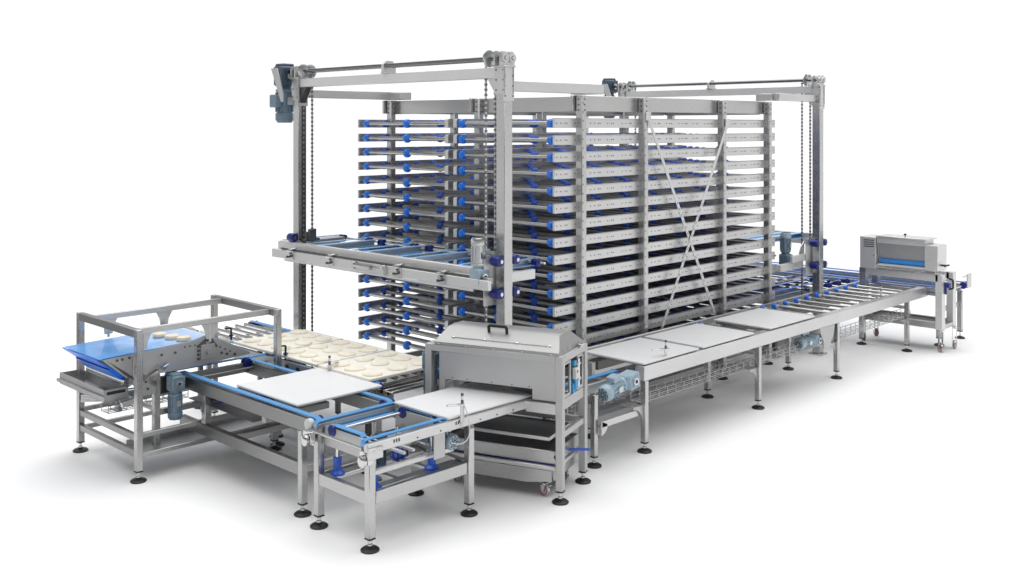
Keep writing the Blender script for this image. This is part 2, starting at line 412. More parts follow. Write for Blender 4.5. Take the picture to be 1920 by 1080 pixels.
# ------------------------------------------------------------------ multi-tier rack
rack = thing('proofing_rack', (10.5, 8.9, 0), 'tall stainless steel rack of sixteen roller tiers with blue wheels in the middle', 'rack')
UP = (8.58, 9.72, 11.43, 12.59)
for y, w in ((7.245, .085), (8.87, .085), (10.55, .085)):
    for x in UP:
        b = MB(); b.box(x - w / 2, x + w / 2, y - w / 2, y + w / 2, .1, 3.64)
        # folded flange with slotted holes on the outer face
        b.box(x - w / 2 + .004, x - w / 2 + .03, y - w / 2 - .006, y - w / 2 + .002, .1, 3.64)
        b.i = 1
        for k in range(32):
            z = .45 + k * .1
            b.box(x - w / 2 + .014, x - w / 2 + .022, y - w / 2 - .0085, y - w / 2 - .002, z, z + .02, .0005)
        for z in (3.48, 3.54, 3.60):
            b.cyl((x + .012, y - w / 2 - .004, z), (x + .012, y - w / 2, z), .010, 8); b.cyl((x - w / 2 - .004, y, z), (x - w / 2, y, z), .010, 8)
        part('post', b, ['steel', 'dark'], rack); foot(rack, x, y, .1)
for y in (7.315, 8.94, 10.62):
    part('top_beam', MB().box(8.50, 12.66, y - .02, y + .02, 3.47, 3.645), 'steel_h', rack)
for x in (8.645, 12.525):
    parts('cross_beam', 'steel_h', rack, (x - .02, x + .02, 7.34, 8.915, 3.462, 3.638), (x - .02, x + .02, 8.965, 10.595, 3.462, 3.638))
parts('base_beam', 'steel_h', rack, (8.5, 12.66, 7.29, 7.33, .14, .22), (8.5, 12.66, 10.6, 10.64, .14, .22))
def brace(p0, p1, y):
    b = MB(); a = Vector((p0[0], y, p0[1])); c = Vector((p1[0], y, p1[1]))
    b.bar(a, c, .008, .045, (0, 1, 0)) if False else b.bar(a, c, .045, .008, (0, 1, 0))
    b.box(a.x - .05, a.x + .05, y - .006, y + .012, a.z - .03, a.z + .07)
    b.i = 1
    d = (c - a)
    for k in range(40, 90, 3):
        p = a + d * (k / 100); b.bar(p - d.normalized() * .02, p + d.normalized() * .02, .012, .011, (0, 1, 0))
    part('brace', b, ['plate', 'dark'], rack)
brace((9.74, 3.40), (11.22, .80), 7.185)
brace((11.45, 3.33), (9.95, .80), 7.172)
ZK = [3.335 - .1855 * k for k in range(16)]
AX = [8.22 + .2865 * k for k in range(17)]
WV = ((10.60, .049), (9.79, .055), (8.772, .055), (8.17, .053), (7.36, .050))
def wheel_prof(r): return [(.018, -.050), (.030, -.047), (.032, -.034), (r * .90, -.028), (r, -.016), (r, .016), (r * .90, .028), (.032, .034), (.030, .047), (.018, .050)]
rest_axles = MB(); rest_wheels = MB()   # far axles and wheels, too many to show singly
plate_mesh = {}
for y0, y1, key in ((7.285, 8.835, 'r'), (8.985, 10.72, 'l')):
    b = MB()
    for y in (y0, y1):
        b.box(8.165, 12.84, y - .014, y + .014, -.052, .052)
        b.box(8.165, 12.84, y - .02, y + .02, .0525, .056, .001)
    for x in (8.9, 10.4, 11.9): b.box(x - .015, x + .015, y0 + .02, y1 - .02, -.045, -.02)
    b.box(8.150, 8.1645, y1 - .03, y1 + .03, -.05, .05) if key == 'r' else b.box(8.150, 8.1645, y0 - .03, y0 + .03, -.05, .05)
    b.i = 1
    sgn = -1
    for k, x in enumerate(AX):
        yy = y0 - .0142
        for dx in ((.0, .07, .105) if k % 2 else (-.02, .05, .12, .15)):
            if x + dx < 12.82: b.cyl((x + dx, yy - .002, 0), (x + dx, yy, 0), .0075, 6)
    plate_mesh[key] = b.mesh('tier', ['plate', 'hole'], (0, 0, 0))
ax_mesh = {}
for y0, y1, key in ((7.30, 8.82, 'r'), (9.0, 10.705, 'l')):
    ax_mesh[key] = MB().lathe([(.012, 0), (.022, .001), (.022, y1 - y0 - .001), (.012, y1 - y0)], (0, y0, 0), (0, 1, 0), 12).mesh('axle', 'tube')
wh_mesh = {r: MB().lathe(wheel_prof(r), (0, 0, 0), (0, 1, 0), 18).mesh('roller_wheel', 'blue_bright') for r in set(w[1] for w in WV)}
for k, z in enumerate(ZK):
    for key in ('r', 'l'):
        t = inst('tier', plate_mesh[key], rack, (0, 0, z)); OFF[t.name] = Vector((0, 0, z))
        o = bpy.data.objects.new('axle', ax_mesh[key]); C.objects.link(o); o.parent = t; o.location = (AX[0], 0, 0)
        for y, r in WV:
            if (y < 8.9) == (key == 'r'):
                o = bpy.data.objects.new('roller_wheel', wh_mesh[r]); C.objects.link(o); o.parent = t; o.location = (AX[0], y, 0)
    for j, x in enumerate(AX[1:]):
        for y0, y1 in ((7.30, 8.82), (9.0, 10.705)):
            rest_axles.cyl((x, y0, z), (x, y1, z), .022, 8)
            if k > 4: rest_axles.cyl((x - .143, y0, z - .030), (x - .143, y1, z - .030), .019, 8)
        for y, r in WV:
            yy = y - (.30 if (j % 2 == 0 and 7.6 < y < 10) else 0); r = .05
            if 8.8 < yy < 9.0: yy -= .2
            rest_wheels.lathe([(.03, -.042), (r * .9, -.026), (r, -.014), (r, .014), (r * .9, .026), (.03, .042)], (x, yy, z), (0, 1, 0), 10)
part('axle', rest_axles, 'tube_shaded', rack, kind='stuff')
part('roller_wheel', rest_wheels, 'blue', rack, kind='stuff')

# ------------------------------------------------------------------ lifts
def lift(u0, s, label, front):
    root = thing('tray_lift', (u0, 8.8, 0), label, 'lift')
    vr, vl, w = 7.04, 10.58, .115
    U = lambda d: u0 + s * d
    for v in (vr, vl):
        b = MB(); b.box(u0 - w / 2, u0 + w / 2, v - w / 2, v + w / 2, .02, 3.75)
        if v == vl:
            b.i = 1; b.box(u0 - .012, u0 + .052, v - w / 2 - .006, v - w / 2, .05, 3.6)
            b.i = 2
            for k in range(58): b.box(u0 + .006, u0 + .022, v - w / 2 - .010, v - w / 2 - .004, .15 + k * .06, .175 + k * .06, .0005)
        part('post', b, ['steel', 'dark', 'wire'], root)
        b = MB(); b.box(u0 - .10, u0 + .10, v - .10, v + .10, .0, .02); part('base_plate', b, 'steel', root)
    # head beam, gussets and caps
    part('head_beam', MB().box(u0 - .05, u0 + .05, vr + .06, vl - .06, 3.78, 3.885), 'pale_plate', root)
    for v, sg in ((vr, 1), (vl, -1)):
        b = MB(); b.box(u0 - .085, u0 + .085, v - .085, v + .085, 3.885, 3.90)
        b.box(u0 - .075, u0 + .075, v - .066, v - .058, 3.55, 3.885); b.box(u0 - .066, u0 - .058, v - .075, v + .075, 3.62, 3.885); b.box(u0 + .058, u0 + .066, v - .075, v + .075, 3.62, 3.885)
        b.box(u0 - .056, u0 + .056, v - .057, v + .057, 3.751, 3.884)
        b.i = 1; bolts(b, [(u0 - .055 + .11 * i, v - .066, 3.6 + j * .1) for i in (0, 1) for j in range(3)], (0, -1, 0))
        bolts(b, [(u0 - .066, v - .05 + .1 * i, 3.66 + j * .1) for i in (0, 1) for j in range(3)], (-1, 0, 0))
        part('head_bracket', b, ['plate', 'dark'], root)
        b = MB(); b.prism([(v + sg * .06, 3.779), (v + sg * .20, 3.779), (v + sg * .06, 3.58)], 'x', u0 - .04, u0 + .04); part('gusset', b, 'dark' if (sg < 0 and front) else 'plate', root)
        # bearing housings and sprockets on the cap
        hb = MB(); sp = MB()
        for i, dd in enumerate((-.052, .048)):
            x = u0 + dd; z = 3.975 + .0 * i
            for yy in ((v - .05, v - .03), (v + .03, v + .05)):
                hb.prism([(x - .049, 3.9005), (x + .049, 3.9005), (x + .049, z + .03), (x + .03, z + .065), (x - .03, z + .065), (x - .049, z + .03)], 'y', *yy)
            sp.lathe([(.03, -.024), (.078, -.010), (.086, -.006), (.086, .006), (.078, .010), (.03, .024)], (x, v + sg * .16, z), (0, 1, 0), 20)
            hb.cyl((x, v - .075, z), (x, v - .05, z), .046, 18); hb.cyl((x, v - .082, z), (x, v - .075, z), .018, 10)
        part('bearing_block', hb, 'plate', root); part('sprocket', sp, 'silver', root)
    for dd in (-.052, .048):
        part('drive_shaft', MB().cyl((u0 + dd, vr - .075, 3.975), (u0 + dd, vl + .15, 3.975), .022, 14), 'shaft', root)
    b = MB(); b.box(u0 - .08, u0 + .08, 8.80, 8.90, 3.886, 3.898)
    b.prism([(u0 - .09, 3.8985), (u0 + .09, 3.8985), (u0 + .085, 3.99), (u0 + .04, 4.03), (u0 - .04, 4.03), (u0 - .085, 3.99)], 'y', 8.83, 8.87); part('middle_bearing', b, 'plate', root)
    # link beams to the rack
    e = 8.70 if front else 12.50
    for v in (vr + .02, vl - .02):
        b = MB(); b.box(U(.06), e, v - .045, v + .045, 3.652, 3.755)
        b.i = 1; bolts(b, [(U(.10), v - .045, 3.67 + j * .06) for j in (0, 1)], (0, -1, 0)); part('link_beam', b, ['plate', 'dark'], root)
        x = 8.58 if front else 12.59
        if v < 8: part('link_block', MB().box(x - .06, x + .14 * s, 7.11, 7.35, 3.653, 3.75), 'plate', root)
        else: part('link_block', MB().box(x - .06, x + .14 * s, 10.30, 10.62, 3.653, 3.75), 'plate', root)
    # chains
    zc = 1.9 if front else 1.55
    chain(root, u0 - .02, vr + .24, .12, 3.96); chain(root, u0 - .012, vr + .115, zc, 3.70)
    chain(root, u0 + .03, vl - .22, .12, 3.96)
    # top drive
    if front:
        gear_motor(root, (u0 - .02, vl + .30, 3.93), (0, -1, 0), (0, 0, 1), 'motor', 'motor_dark', 1.68, box=-1, cap='motor')
    else:
        gear_motor(root, (u0 - .02, vl + .30, 3.98), (0, -1, 0), (0, 0, 1), 'motor_dark', 'motor_dark', 1.55, box=0)
    part('torque_arm', MB().prism([(vl + .33, 4.02), (vl + .20, 4.02), (vl + .06, 3.70), (vl + .06, 3.60), (vl + .11, 3.60)], 'x', u0 - .20, u0 - .188), 'satin', root)
    return root
lift(7.16, 1, 'front lift gantry with twin top shafts and grey-blue motor hanging at its left end', True)
lift(13.65, -1, 'rear lift gantry standing behind the rack beside the empty rollers', False)

def carriage(u0, s, z0, label, front):
    K = 0 if front else -1.85      # how far the deck reaches out past the posts
    root = thing('lift_carriage', (u0, 8.8, z0 - .15), label, 'lift carriage')
    U = lambda d: u0 + s * (d + (K if d < -.05 and d != -.10 and d != -.115 and d != -.06 and d != -.20 else 0))
    vr, vl = 7.04, 10.58
    # front double beam
    ve = 7.0 if front else 8.05
    parts('front_beam', 'pale_plate', root, (U(-.27), U(-.22), ve, 10.78, z0 - .11, z0 - .01), (U(-.275), U(-.268), ve + .2, 10.5, z0 - .135, z0 - .1105))
    part('deck_beam', MB().box(U(-.14), U(-.08), max(ve, 7.16), 10.82, z0 - .02, z0 + .075), 'pale_plate', root)
    part('slide_rail', MB().cyl((U(-.245), ve + .1, z0 + .005), (U(-.245), 10.6, z0 + .005), .013, 8), 'dark', root)
    for v in (7.16, 10.92):
        if v < 8: part('side_beam', MB().box(u0 + s * -.21, U(.56), v - .022, v + .022, z0 - .09, z0 + .01), 'pale_plate', root)
        else: part('side_beam', MB().box(U(-.079), U(.85), v - .022, v + .022, z0 - .06, z0 + .05), 'pale_plate', root)
    for v in (10.35, 9.55, 8.35, 7.65) if front else (10.35, 9.55, 8.35):
        b = MB()
        b.box(U(-.285), U(-.2705), v - .05, v + .05, z0 - .10, z0 + .03); b.box(U(-.30), U(-.201), v - .03, v + .01, z0 + .01, z0 + .03); b.cyl((U(-.32), v, z0 - .04), (U(-.285), v, z0 - .04), .022, 10)
        b.cyl((U(-.30), v - .05, z0), (U(-.30), v + .06, z0), .012, 8)
        b.i = 1; b.cyl((U(-.33), v + .02, z0 - .07), (U(-.285), v + .02, z0 - .07), .014, 8); b.box(U(-.295), U(-.285), v - .04, v + .04, z0 - .06, z0 - .045)
        part('roller_bracket', b, ['chrome', 'dark'], root)
    b = MB(); b.cyl((U(-.30), 8.78, z0 - .05), (U(-.30), 9.08, z0 - .05), .03, 14); b.cyl((U(-.30), 8.58, z0 - .05), (U(-.30), 8.78, z0 - .05), .01, 8); b.box(U(-.33), U(-.272), 9.06, 9.1, z0 - .09, z0 - .01); b.box(U(-.33), U(-.272), 8.54, 8.60, z0 - .10, z0 - .0)
    part('air_cylinder', b, 'chrome', root)
    # strap deck
    zt = z0 + .075
    for v in (10.86, 10.30, 10.05, 9.42, 9.15, 8.58, 8.35, 7.62, 7.42)[:9 if front else 7]:
        strap(root, 'u', U(-.075), U(.87), v, .055 if front else .12, zt, .04, 'strap_pale')
        pull(root, 'u', U(.83), v - .045, zt, .042, .055)
    for v in (10.79, 10.175, 9.285, 8.465, 7.52)[:5 if front else 4]: part('deck_plate', MB().box(U(-.0751), U(.80), v - .06, v + .06, zt - .085, zt - .02), 'satin_flat', root)
    part('deck_shaft', MB().cyl((U(.83), 7.25, zt - .042), (U(.83), 10.9, zt - .042), .014, 10), 'chrome', root)
    # guide plates and rollers at the posts
    for v, sg in ((vr, 1), (vl, 1)):
        b = MB(); b.prism([(v + sg * .08, z0 - .28), (v + sg * .08, z0 + .22), (v + sg * .092, z0 + .22), (v + sg * .092, z0 - .28)], 'x', U(-.20), U(.20)) if v == vr else b.box(U(-.1), U(.18), v + .075, v + .09, z0 - .12, z0 + .17)
        part('guide_plate', b, 'pale_plate', root)
        for dd in (-.115, .115):
            for dz in ((.165, -.155) if v == vr else (.13,)):
                r = MB().lathe([(.02, -.06), (.048, -.055), (.052, -.03), (.052, .03), (.048, .055), (.02, .06)], (U(dd), v - .01, z0 + dz), (0, 1, 0), 18)
                r.i = 1; r.cyl((U(dd), v - .082, z0 + dz), (U(dd), v - .069, z0 + dz), .02, 8)
                part('guide_roller', r, ['navy', 'chrome'], root)
    b = MB(); b.box(U(-.06), U(.16), vl - .20, vl - .08, z0 + .09, z0 + .12); b.cyl((U(.0), vl - .15, z0 + .12), (U(.0), vl - .15, z0 + .2), .03, 10); b.box(U(-.02), U(.08), vl - .24, vl - .2, z0 + .09, z0 + .24)
    part('chain_anchor', b, ['dark'], root)
    if front:
        gear_motor(root, (U(-.20), 7.20, z0 + .01), (0, -1, 0), (0, 0, -1), 'silver', 'motor_light', 1.12, box=-1, cap='silver', fins=10)
        part('motor_mount', MB().box(U(-.2195), U(-.145), 7.05, 7.55, z0 - .06, z0 + .01), 'satin_flat', root)
    else:
        gear_motor(root, (U(.36), 7.36, z0 - .08), (0, -1, 0), (0, 0, -1), 'motor', 'motor', 1.15, box=0, cap='motor_light', fins=10)
        b = MB(); b.box(U(.15), U(.8), 7.19, 7.26, z0 - .20, z0 - .10); part('motor_mount', b, 'pale_plate', root)
        b = MB(); b.prism([(U(.10), z0 - .1), (U(.24), z0 - .1), (U(.24), z0), (U(.20), z0 + .10), (U(.10), z0 + .18)], 'y', 7.20, 7.215); part('gusset', b, 'satin', root)
    return root
carriage(7.16, 1, 1.81, 'front lift carriage with pale blue strap belts and silver motor, halfway up the front lift', True)
carriage(13.65, -1, 1.45, 'rear lift carriage with blue guide rollers and grey-blue motor, behind the rack', False)

# ------------------------------------------------------------------ dough infeed
inf = thing('dough_infeed_conveyor', (5.1, 9.67, 0), 'dough infeed conveyor with wide glossy blue belt inside an open steel frame', 'conveyor')
UA, UB, VA, VB, ZT = 4.35, 5.85, 9.045, 10.32, 1.41
for x in (UA, UB):
    for y in (VA, VB): leg(inf, x, y, ZT - .001, .062)
for x in (UA, UB): part('frame_rail', MB().box(x - .031, x + .031, VA + .031, VB - .031, ZT - .075, ZT), 'steel_shaded', inf)
for y in (9.17, 10.12): part('frame_bar', MB().box(UA + .031, UB - .031, y - .02, y + .02, ZT - .07, ZT - .012), 'plate', inf)
for x, y in ((4.55, 10.12), (5.15, 10.12), (5.15, 9.17), (4.45, 9.17)):
    b = MB(); b.prism([(x - .09, ZT - .071), (x + .09, ZT - .071), (x + .05, ZT - .15), (x + .04, ZT - .22), (x - .04, ZT - .22), (x - .05, ZT - .15)], 'y', y - .006, y + .006); b.cyl((x, y, ZT - .25), (x, y, ZT - .07), .013, 8)
    part('hanger_bracket', b, 'plate', inf)
for z in (.25, .40): part('lower_rail', MB().box(UA - .022, UA + .022, VA + .031, VB - .031, z - .03, z + .03), 'steel_shaded', inf)
for y in (VA, VB):
    parts('lower_rail', 'steel_h', inf, (UA + .031, UB - .031, y - .02, y + .02, .215, .26), (UA + .031, UB - .031, y - .02, y + .02, .40, .445))
part('rear_rail', MB().box(UB - .02, UB + .02, VA + .031, VB - .031, .24, .30), 'steel_h', inf)
parts('tray_plate', 'plate', inf, (UA + .05, UB - .05, VA + .03, VA + .36, .238, .246), (UA + .05, UB - .05, VA + .335, VA + .36, .238, .30))
leg(inf, 5.6, 10.0, .80, .05, name='inner_leg')
for x, y in ((4.62, 9.24), (4.62, 10.05)): part('inner_leg', MB().box(x - .03, x + .03, y - .03, y + .03, .247 if y < 9.5 else .40, .92), 'steel', inf)
parts('inner_rail', 'steel_h', inf, (4.64, 5.60, 9.22, 9.26, .52, .58), (4.6, 4.64, 9.28, 10.02, .56, .60), (4.64, 5.60, 10.03, 10.07, .52, .58))
NV, FV = 9.22, 10.02
top = [(4.055, 1.150), (4.30, 1.158), (4.70, 1.170), (4.95, 1.180), (5.06, 1.198), (5.12, 1.214), (5.17, 1.214), (5.24, 1.185), (5.62, .985)]
b = MB(); pts = top + [(x, z - .012) for x, z in top[::-1][:-1]] + [(4.07, 1.140)]
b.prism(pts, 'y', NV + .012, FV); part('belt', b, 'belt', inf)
b = MB(); b.prism([(4.05, 1.148), (4.058, 1.133), (4.29, .985), (4.33, .94), (4.315, .925), (4.26, .965), (4.04, 1.142)], 'y', NV + .02, FV - .005); b.prism([(4.16, 1.03), (4.20, 1.035), (4.34, .90), (4.32, .88)], 'y', NV + .04, FV - .02)
part('belt_return', b, 'belt_deep', inf)
for y in (NV - .006, FV + .006):
    b = MB(); b.prism([(4.085, 1.140), (4.70, 1.165), (5.0, 1.182), (5.12, 1.205), (5.17, 1.205), (5.25, 1.17), (5.63, .97), (5.62, .955), (4.86, .925), (4.60, .925), (4.60, .74), (4.42, .74), (4.40, .83), (4.30, .95)], 'y', y - .005, y + .005)
    yo = y - .005 if y < 9.5 else y + .005; d = -1 if y < 9.5 else 1
    b.i = 1
    for k in range(11): b.cyl((4.9 + k * .055, yo, 1.14 - max(0, k - 5) * .03), (4.9 + k * .055, yo + d * .006, 1.14 - max(0, k - 5) * .03), .009, 8)
    b.prism([(4.13, 1.128), (4.14, 1.118), (4.30, 1.0), (4.42, .90), (4.425, .885), (4.41, .885), (4.29, .975)], 'y', yo, yo + d * .004)
    b.prism([(5.03, 1.13), (5.14, 1.20), (5.19, 1.19), (5.26, 1.09), (5.24, 1.085), (5.17, 1.155), (5.13, 1.155), (5.05, 1.11)], 'y', yo, yo + d * .004)
    for k in range(4): b.cyl((5.045, yo, 1.00 + k * .04), (5.045, yo + d * .018, 1.00 + k * .04), .014, 8)
    for x, z in ((4.27, 1.12), (4.34, 1.125), (4.40, 1.13), (4.22, 1.12), (4.66, 1.1), (4.5, .87), (4.52, .80), (4.8, 1.1), (5.3, 1.02), (5.36, 1.0), (5.45, .98)): b.cyl((x, yo, z), (x, yo + d * .012, z), .012, 8)
    b.i = 0
    b.box(5.07, 5.22, yo, yo + d * .015, .985, 1.13); b.cyl((5.15, yo, 1.06), (5.15, yo + d * .05, 1.06), .032, 14)
    b.box(4.37, 4.45, yo, yo + d * .02, .93, 1.12)
    part('side_plate', b, ['satin_flat', 'dark'], inf)
b = MB(); b.cyl((4.32, NV - .03, .90), (4.32, FV, .90), .045, 16); b.cyl((4.44, NV - .07, .93), (4.44, NV - .011, .93), .035, 12); b.cyl((4.62, NV - .09, .99), (4.62, NV - .011, .99), .03, 12); b.bar((4.5, NV - .05, .90), (4.72, NV - .05, 1.01), .03, .03); b.cyl((4.56, NV - .06, .85), (4.56, NV - .011, .85), .03, 12)
part('belt_tensioner', b, 'chrome', inf)
b = MB()   # crumb tray
b.box(4.18, 4.42, 9.40, 10.42, .70, .706); b.box(4.18, 4.186, 9.40, 10.42, .7065, .815); b.box(4.414, 4.42, 9.40, 10.42, .7065, .80)
b.box(4.1865, 4.4135, 9.40, 9.406, .7065, .81); b.box(4.1865, 4.4135, 10.414, 10.42, .7065, .81); b.box(4.16, 4.18, 9.36, 10.45, .72, .755)
b.i = 1; b.box(4.21, 4.39, 9.398, 9.3995, .76, .79, .0003)
part('crumb_tray', b, ['satin', 'hole'], inf)
b = MB(); b.bar((4.32, 9.33, .66), (4.52, 9.33, .70), .045, .05); b.bar((4.5, 9.33, .70), (4.52, 9.3, .86), .045, .05); part('tray_arm', b, 'plate', inf)
# cable bundle under the crumb tray
b = MB()
for k in range(5):
    z = .56 + .015 * k; y = 9.9 + .03 * k
    b.path([(4.33, 10.25, z - .04), (4.5, y, z), (4.75, y - .1, z + .02), (5.1, y - .12, z), (5.5, y - .1, z - .02)], .010, 6)
part('cable_bundle', b, 'wire', inf)
basket(inf, 'u', 4.36, 5.2, 9.78, .16, .50, .07, .09)

# ------------------------------------------------------------------ cross strap conveyor
cc = thing('strap_conveyor', (5.33, 8.2, 0), 'low steel strap conveyor with toothed blue belts under one bare white board', 'conveyor')
for x in (4.95, 5.71):
    part('side_rail', MB().box(x - .03, x + .03, 7.03, 9.42, .722, .838), 'steel_shaded', cc)
    strap(cc, 'v', 7.02, 9.40, x, .055, .872, .05)
    pull(cc, 'v', 7.075, x + (.0 if x < 5 else 0), .872, .05, .07)
    strap(cc, 'v', 7.6, 9.1, x + .09, .05, .80, .035)
b = MB(); b.lathe([(.045, 0), (.05, .01), (.05, .045), (.035, .05)], (4.90, 7.06, .825), (-1, 0, 0), 18); part('bearing_cap', b, 'white', cc)
b = MB(); b.lathe([(.03, 0), (.045, .004), (.045, .03), (.02, .034)], (4.90, 7.03, .745), (-1, 0, 0), 16); b.box(4.87, 4.92, 6.99, 7.10, .66, .79); bolts(b, [(4.866, 7.03, .74)], (-1, 0, 0), .02, .012); part('bearing_block', b, 'chrome', cc)
part('end_shaft', MB().cyl((4.9, 7.075, .822), (5.78, 7.075, .822), .017, 12), 'chrome', cc)
strap(cc, 'u', 4.80, 5.74, 9.40, .055, .885, .045)
strap(cc, 'u', 5.70, 6.02, 9.38, .055, .885, .045)
for x in (4.86, 5.66): pull(cc, 'u', x, 9.33, .885, .045, .05)
b = MB(); b.box(4.98, 5.68, 9.33, 9.37, .74, .84); b.box(5.0, 5.68, 9.22, 9.24, .80, .815); part('end_rail', b, 'satin_flat', cc)
for x, y in ((4.95, 7.27), (5.75, 7.27), (5.75, 8.95)): leg(cc, x, y, .721, .062)
part('upper_post', MB().box(4.925, 4.975, 8.86, 8.93, .441, .7215), 'steel', cc)
part('lower_rail', MB().box(4.92, 4.98, 7.302, 9.35, .335, .44), 'steel_shaded', cc)
part('lower_rail', MB().box(5.72, 5.78, 7.302, 8.918, .335, .44), 'steel_h', cc)
parts('cross_bar', 'satin_flat', cc, (4.981, 5.719, 8.42, 8.50, .36, .42), (4.981, 5.719, 7.24, 7.30, .36, .42), (4.981, 5.68, 9.0, 9.05, .52, .58), (4.981, 5.68, 7.9, 7.96, .64, .70))
basket(cc, 'v', 7.5, 8.5, 5.60, .22, .42, .07, .07)
part('valve_shelf', MB().box(4.99, 5.67, 8.12, 9.3, .60, .61), 'dark', cc)
parts('valve_box', 'dark', cc, (5.12, 5.26, 9.02, 9.16, .611, .70), (5.48, 5.6, 8.72, 8.86, .611, .74), (5.2, 5.36, 8.5, 8.6, .611, .67))
b = MB()
for k in range(7): b.path([(5.02, 8.9 - .05 * k, .62 + .012 * k), (5.2 + .03 * k, 8.75 - .04 * k, .66 + .01 * k), (5.45, 8.6 - .03 * k, .62)], .008, 6)
part('air_hose', b, 'navy', cc)
gear_motor(cc, (4.78, 9.17, .82), (0, -1, 0), (0, 0, 1), 'motor', 'motor', 1.02, box=0)
part('motor_mount', MB().box(4.70, 4.92, 9.30, 9.36, .70, .86), 'dark', cc)

# ------------------------------------------------------------------ lift table in the foreground
tb = thing('transfer_table', (5.41, 6.62, 0), 'small steel transfer table with blue toothed belts and four levelling feet, nearest the viewer', 'transfer table')
for x, y in ((4.895, 6.278), (4.895, 6.955), (5.94, 6.26), (5.94, 6.955)):
    w = .064; b = MB()
    zt = .80
    b.box(x - w / 2, x + w / 2, y - w / 2, y + w / 2, .10, zt - .06)
    dy = 1 if y < 6.6 else -1
    b.prism([(y - dy * w / 2, zt - .0595), (y + dy * w / 2, zt - .0595), (y + dy * w / 2, zt + .02)], 'x', x - w / 2, x + w / 2)
    b.i = 1; b.box(x - w / 2 - .001, x + w / 2 + .001, y - w / 2 - .001, y + w / 2 + .001, .088, .1005)
    part('leg', b, ['steel', 'black'], tb); foot(tb, x, y, .09)
for y in (6.27, 6.955): part('lower_rail', MB().box(4.928, 5.907, y - .026, y + .026, .355, .455), 'steel_h', tb)
for x in (4.895, 5.94): part('lower_rail', MB().box(x - .026, x + .026, 6.311, 6.922, .355, .455), 'steel_h', tb)
parts('base_channel', 'steel_h', tb, (4.93, 5.90, 6.335, 6.43, .405, .44), (4.93, 5.90, 6.80, 6.90, .405, .44), (5.25, 5.31, 6.43, 6.80, .41, .435), (5.6, 5.66, 6.43, 6.80, .41, .435))
for x, y in ((4.99, 6.83), (5.0, 6.36), (5.62, 6.38), (5.62, 6.83)):
    b = MB().lathe([(.062, 0), (.060, .014), (.040, .03), (.033, .035), (.033, .12), (.036, .122), (.036, .14), (.02, .142)], (x, y, .4405), n=18)
    c = part('lift_cylinder', b, 'blue', tb); part('piston_rod', MB().cyl((x, y, .58), (x, y, .705), .017, 12), 'chrome', c)
# carrying head
part('head_rail', MB().box(4.80, 6.62, 6.185, 6.235, .785, .862), 'plate', tb)
b = MB(); b.i = 1
for x in (5.06, 5.085, 5.11, 5.72, 5.745, 5.77): b.box(x - .006, x + .006, 6.1825, 6.186, .822, .848, .0005)
for x in (5.3, 5.55, 6.0, 6.2, 6.4): b.cyl((x, 6.182, .81), (x, 6.186, .81), .007, 8)
part('slot_marks', b, ['plate', 'hole'], tb)
part('head_rail', MB().box(4.86, 6.6, 6.94, 6.985, .77, .85), 'satin_flat', tb)
strap(tb, 'u', 4.80, 5.66, 6.255, .045, .885, .035)
strap(tb, 'u', 4.86, 5.72, 6.965, .055, .872, .035)
for x, e in ((4.95, 6.90), (5.69, 6.88)):
    parts('end_plate', 'satin_flat', tb, (x - .035, x - .02, 6.29, 6.90, .68, .84), (x + .02, x + .035, 6.29, 6.90, .70, .84))
    strap(tb, 'v', 6.42, 6.84, x, .055, .862, .04)
    pull(tb, 'v', 6.80, x, .862, .045, .06)
    pull(tb, 'v', 6.36, x, .852, .03, .06)
part('deck_sheet', MB().box(4.99, 5.65, 6.86, 6.93, .79, .80), 'strap_pale', tb)
part('cross_shaft', MB().cyl((4.95, 6.80, .815), (5.69, 6.80, .815), .014, 12), 'chrome', tb)
part('cross_shaft', MB().cyl((4.84, 6.30, .80), (4.84, 6.98, .80), .013, 12), 'chrome', tb)
for y in (6.24, 7.0):
    b = MB().lathe([(.03, 0), (.046, .006), (.046, .03), (.02, .036)], (4.80, y - .01, .73), (-1, 0, 0), 16); b.box(4.80, 4.85, y - .06, y + .05, .70, .80)
    part('bearing_block', b, 'chrome', tb)
b = MB(); bolts(b, [(4.85 + .028 * k, 6.181, .80 + .012 * (k % 2)) for k in range(4)], (0, -1, 0), .014, .014); b.box(4.79, 4.94, 6.17, 6.184, .74, .83)
part('tension_plate', b, 'plate', tb)
parts('head_plate', 'satin', tb, (5.64, 5.652, 6.259, 6.40, .56, .784), (5.53, 5.652, 6.245, 6.257, .56, .784), (5.70, 5.80, 6.86, 6.872, .56, .784))
gear_motor(tb, (5.755, 6.585, .655), (1, 0, 0), (0, 1, 0), 'motor_light', 'motor', 1.0, box=0, cap='motor_light')
gear_motor(tb, (5.4, 6.78, .64), (-1, 0, 0), (0, 0, 1), 'motor_dark', 'motor_dark', .7, box=0)
parts('head_bar', 'plate', tb, (4.93, 5.80, 6.30, 6.335, .56, .60), (5.28, 5.31, 6.34, 6.9, .64, .665), (5.38, 5.41, 6.34, 6.9, .64, .665))
b = MB()
for k in range(4): b.path([(5.3 + .05 * k, 6.5, .64), (5.33 + .05 * k, 6.52, .55), (5.42, 6.55 + .03 * k, .50), (5.55, 6.6, .445)], .008, 6)
part('air_hose', b, 'navy', tb)
sensor(tb, 5.78, 6.175, .83, .14, -.13, .05)

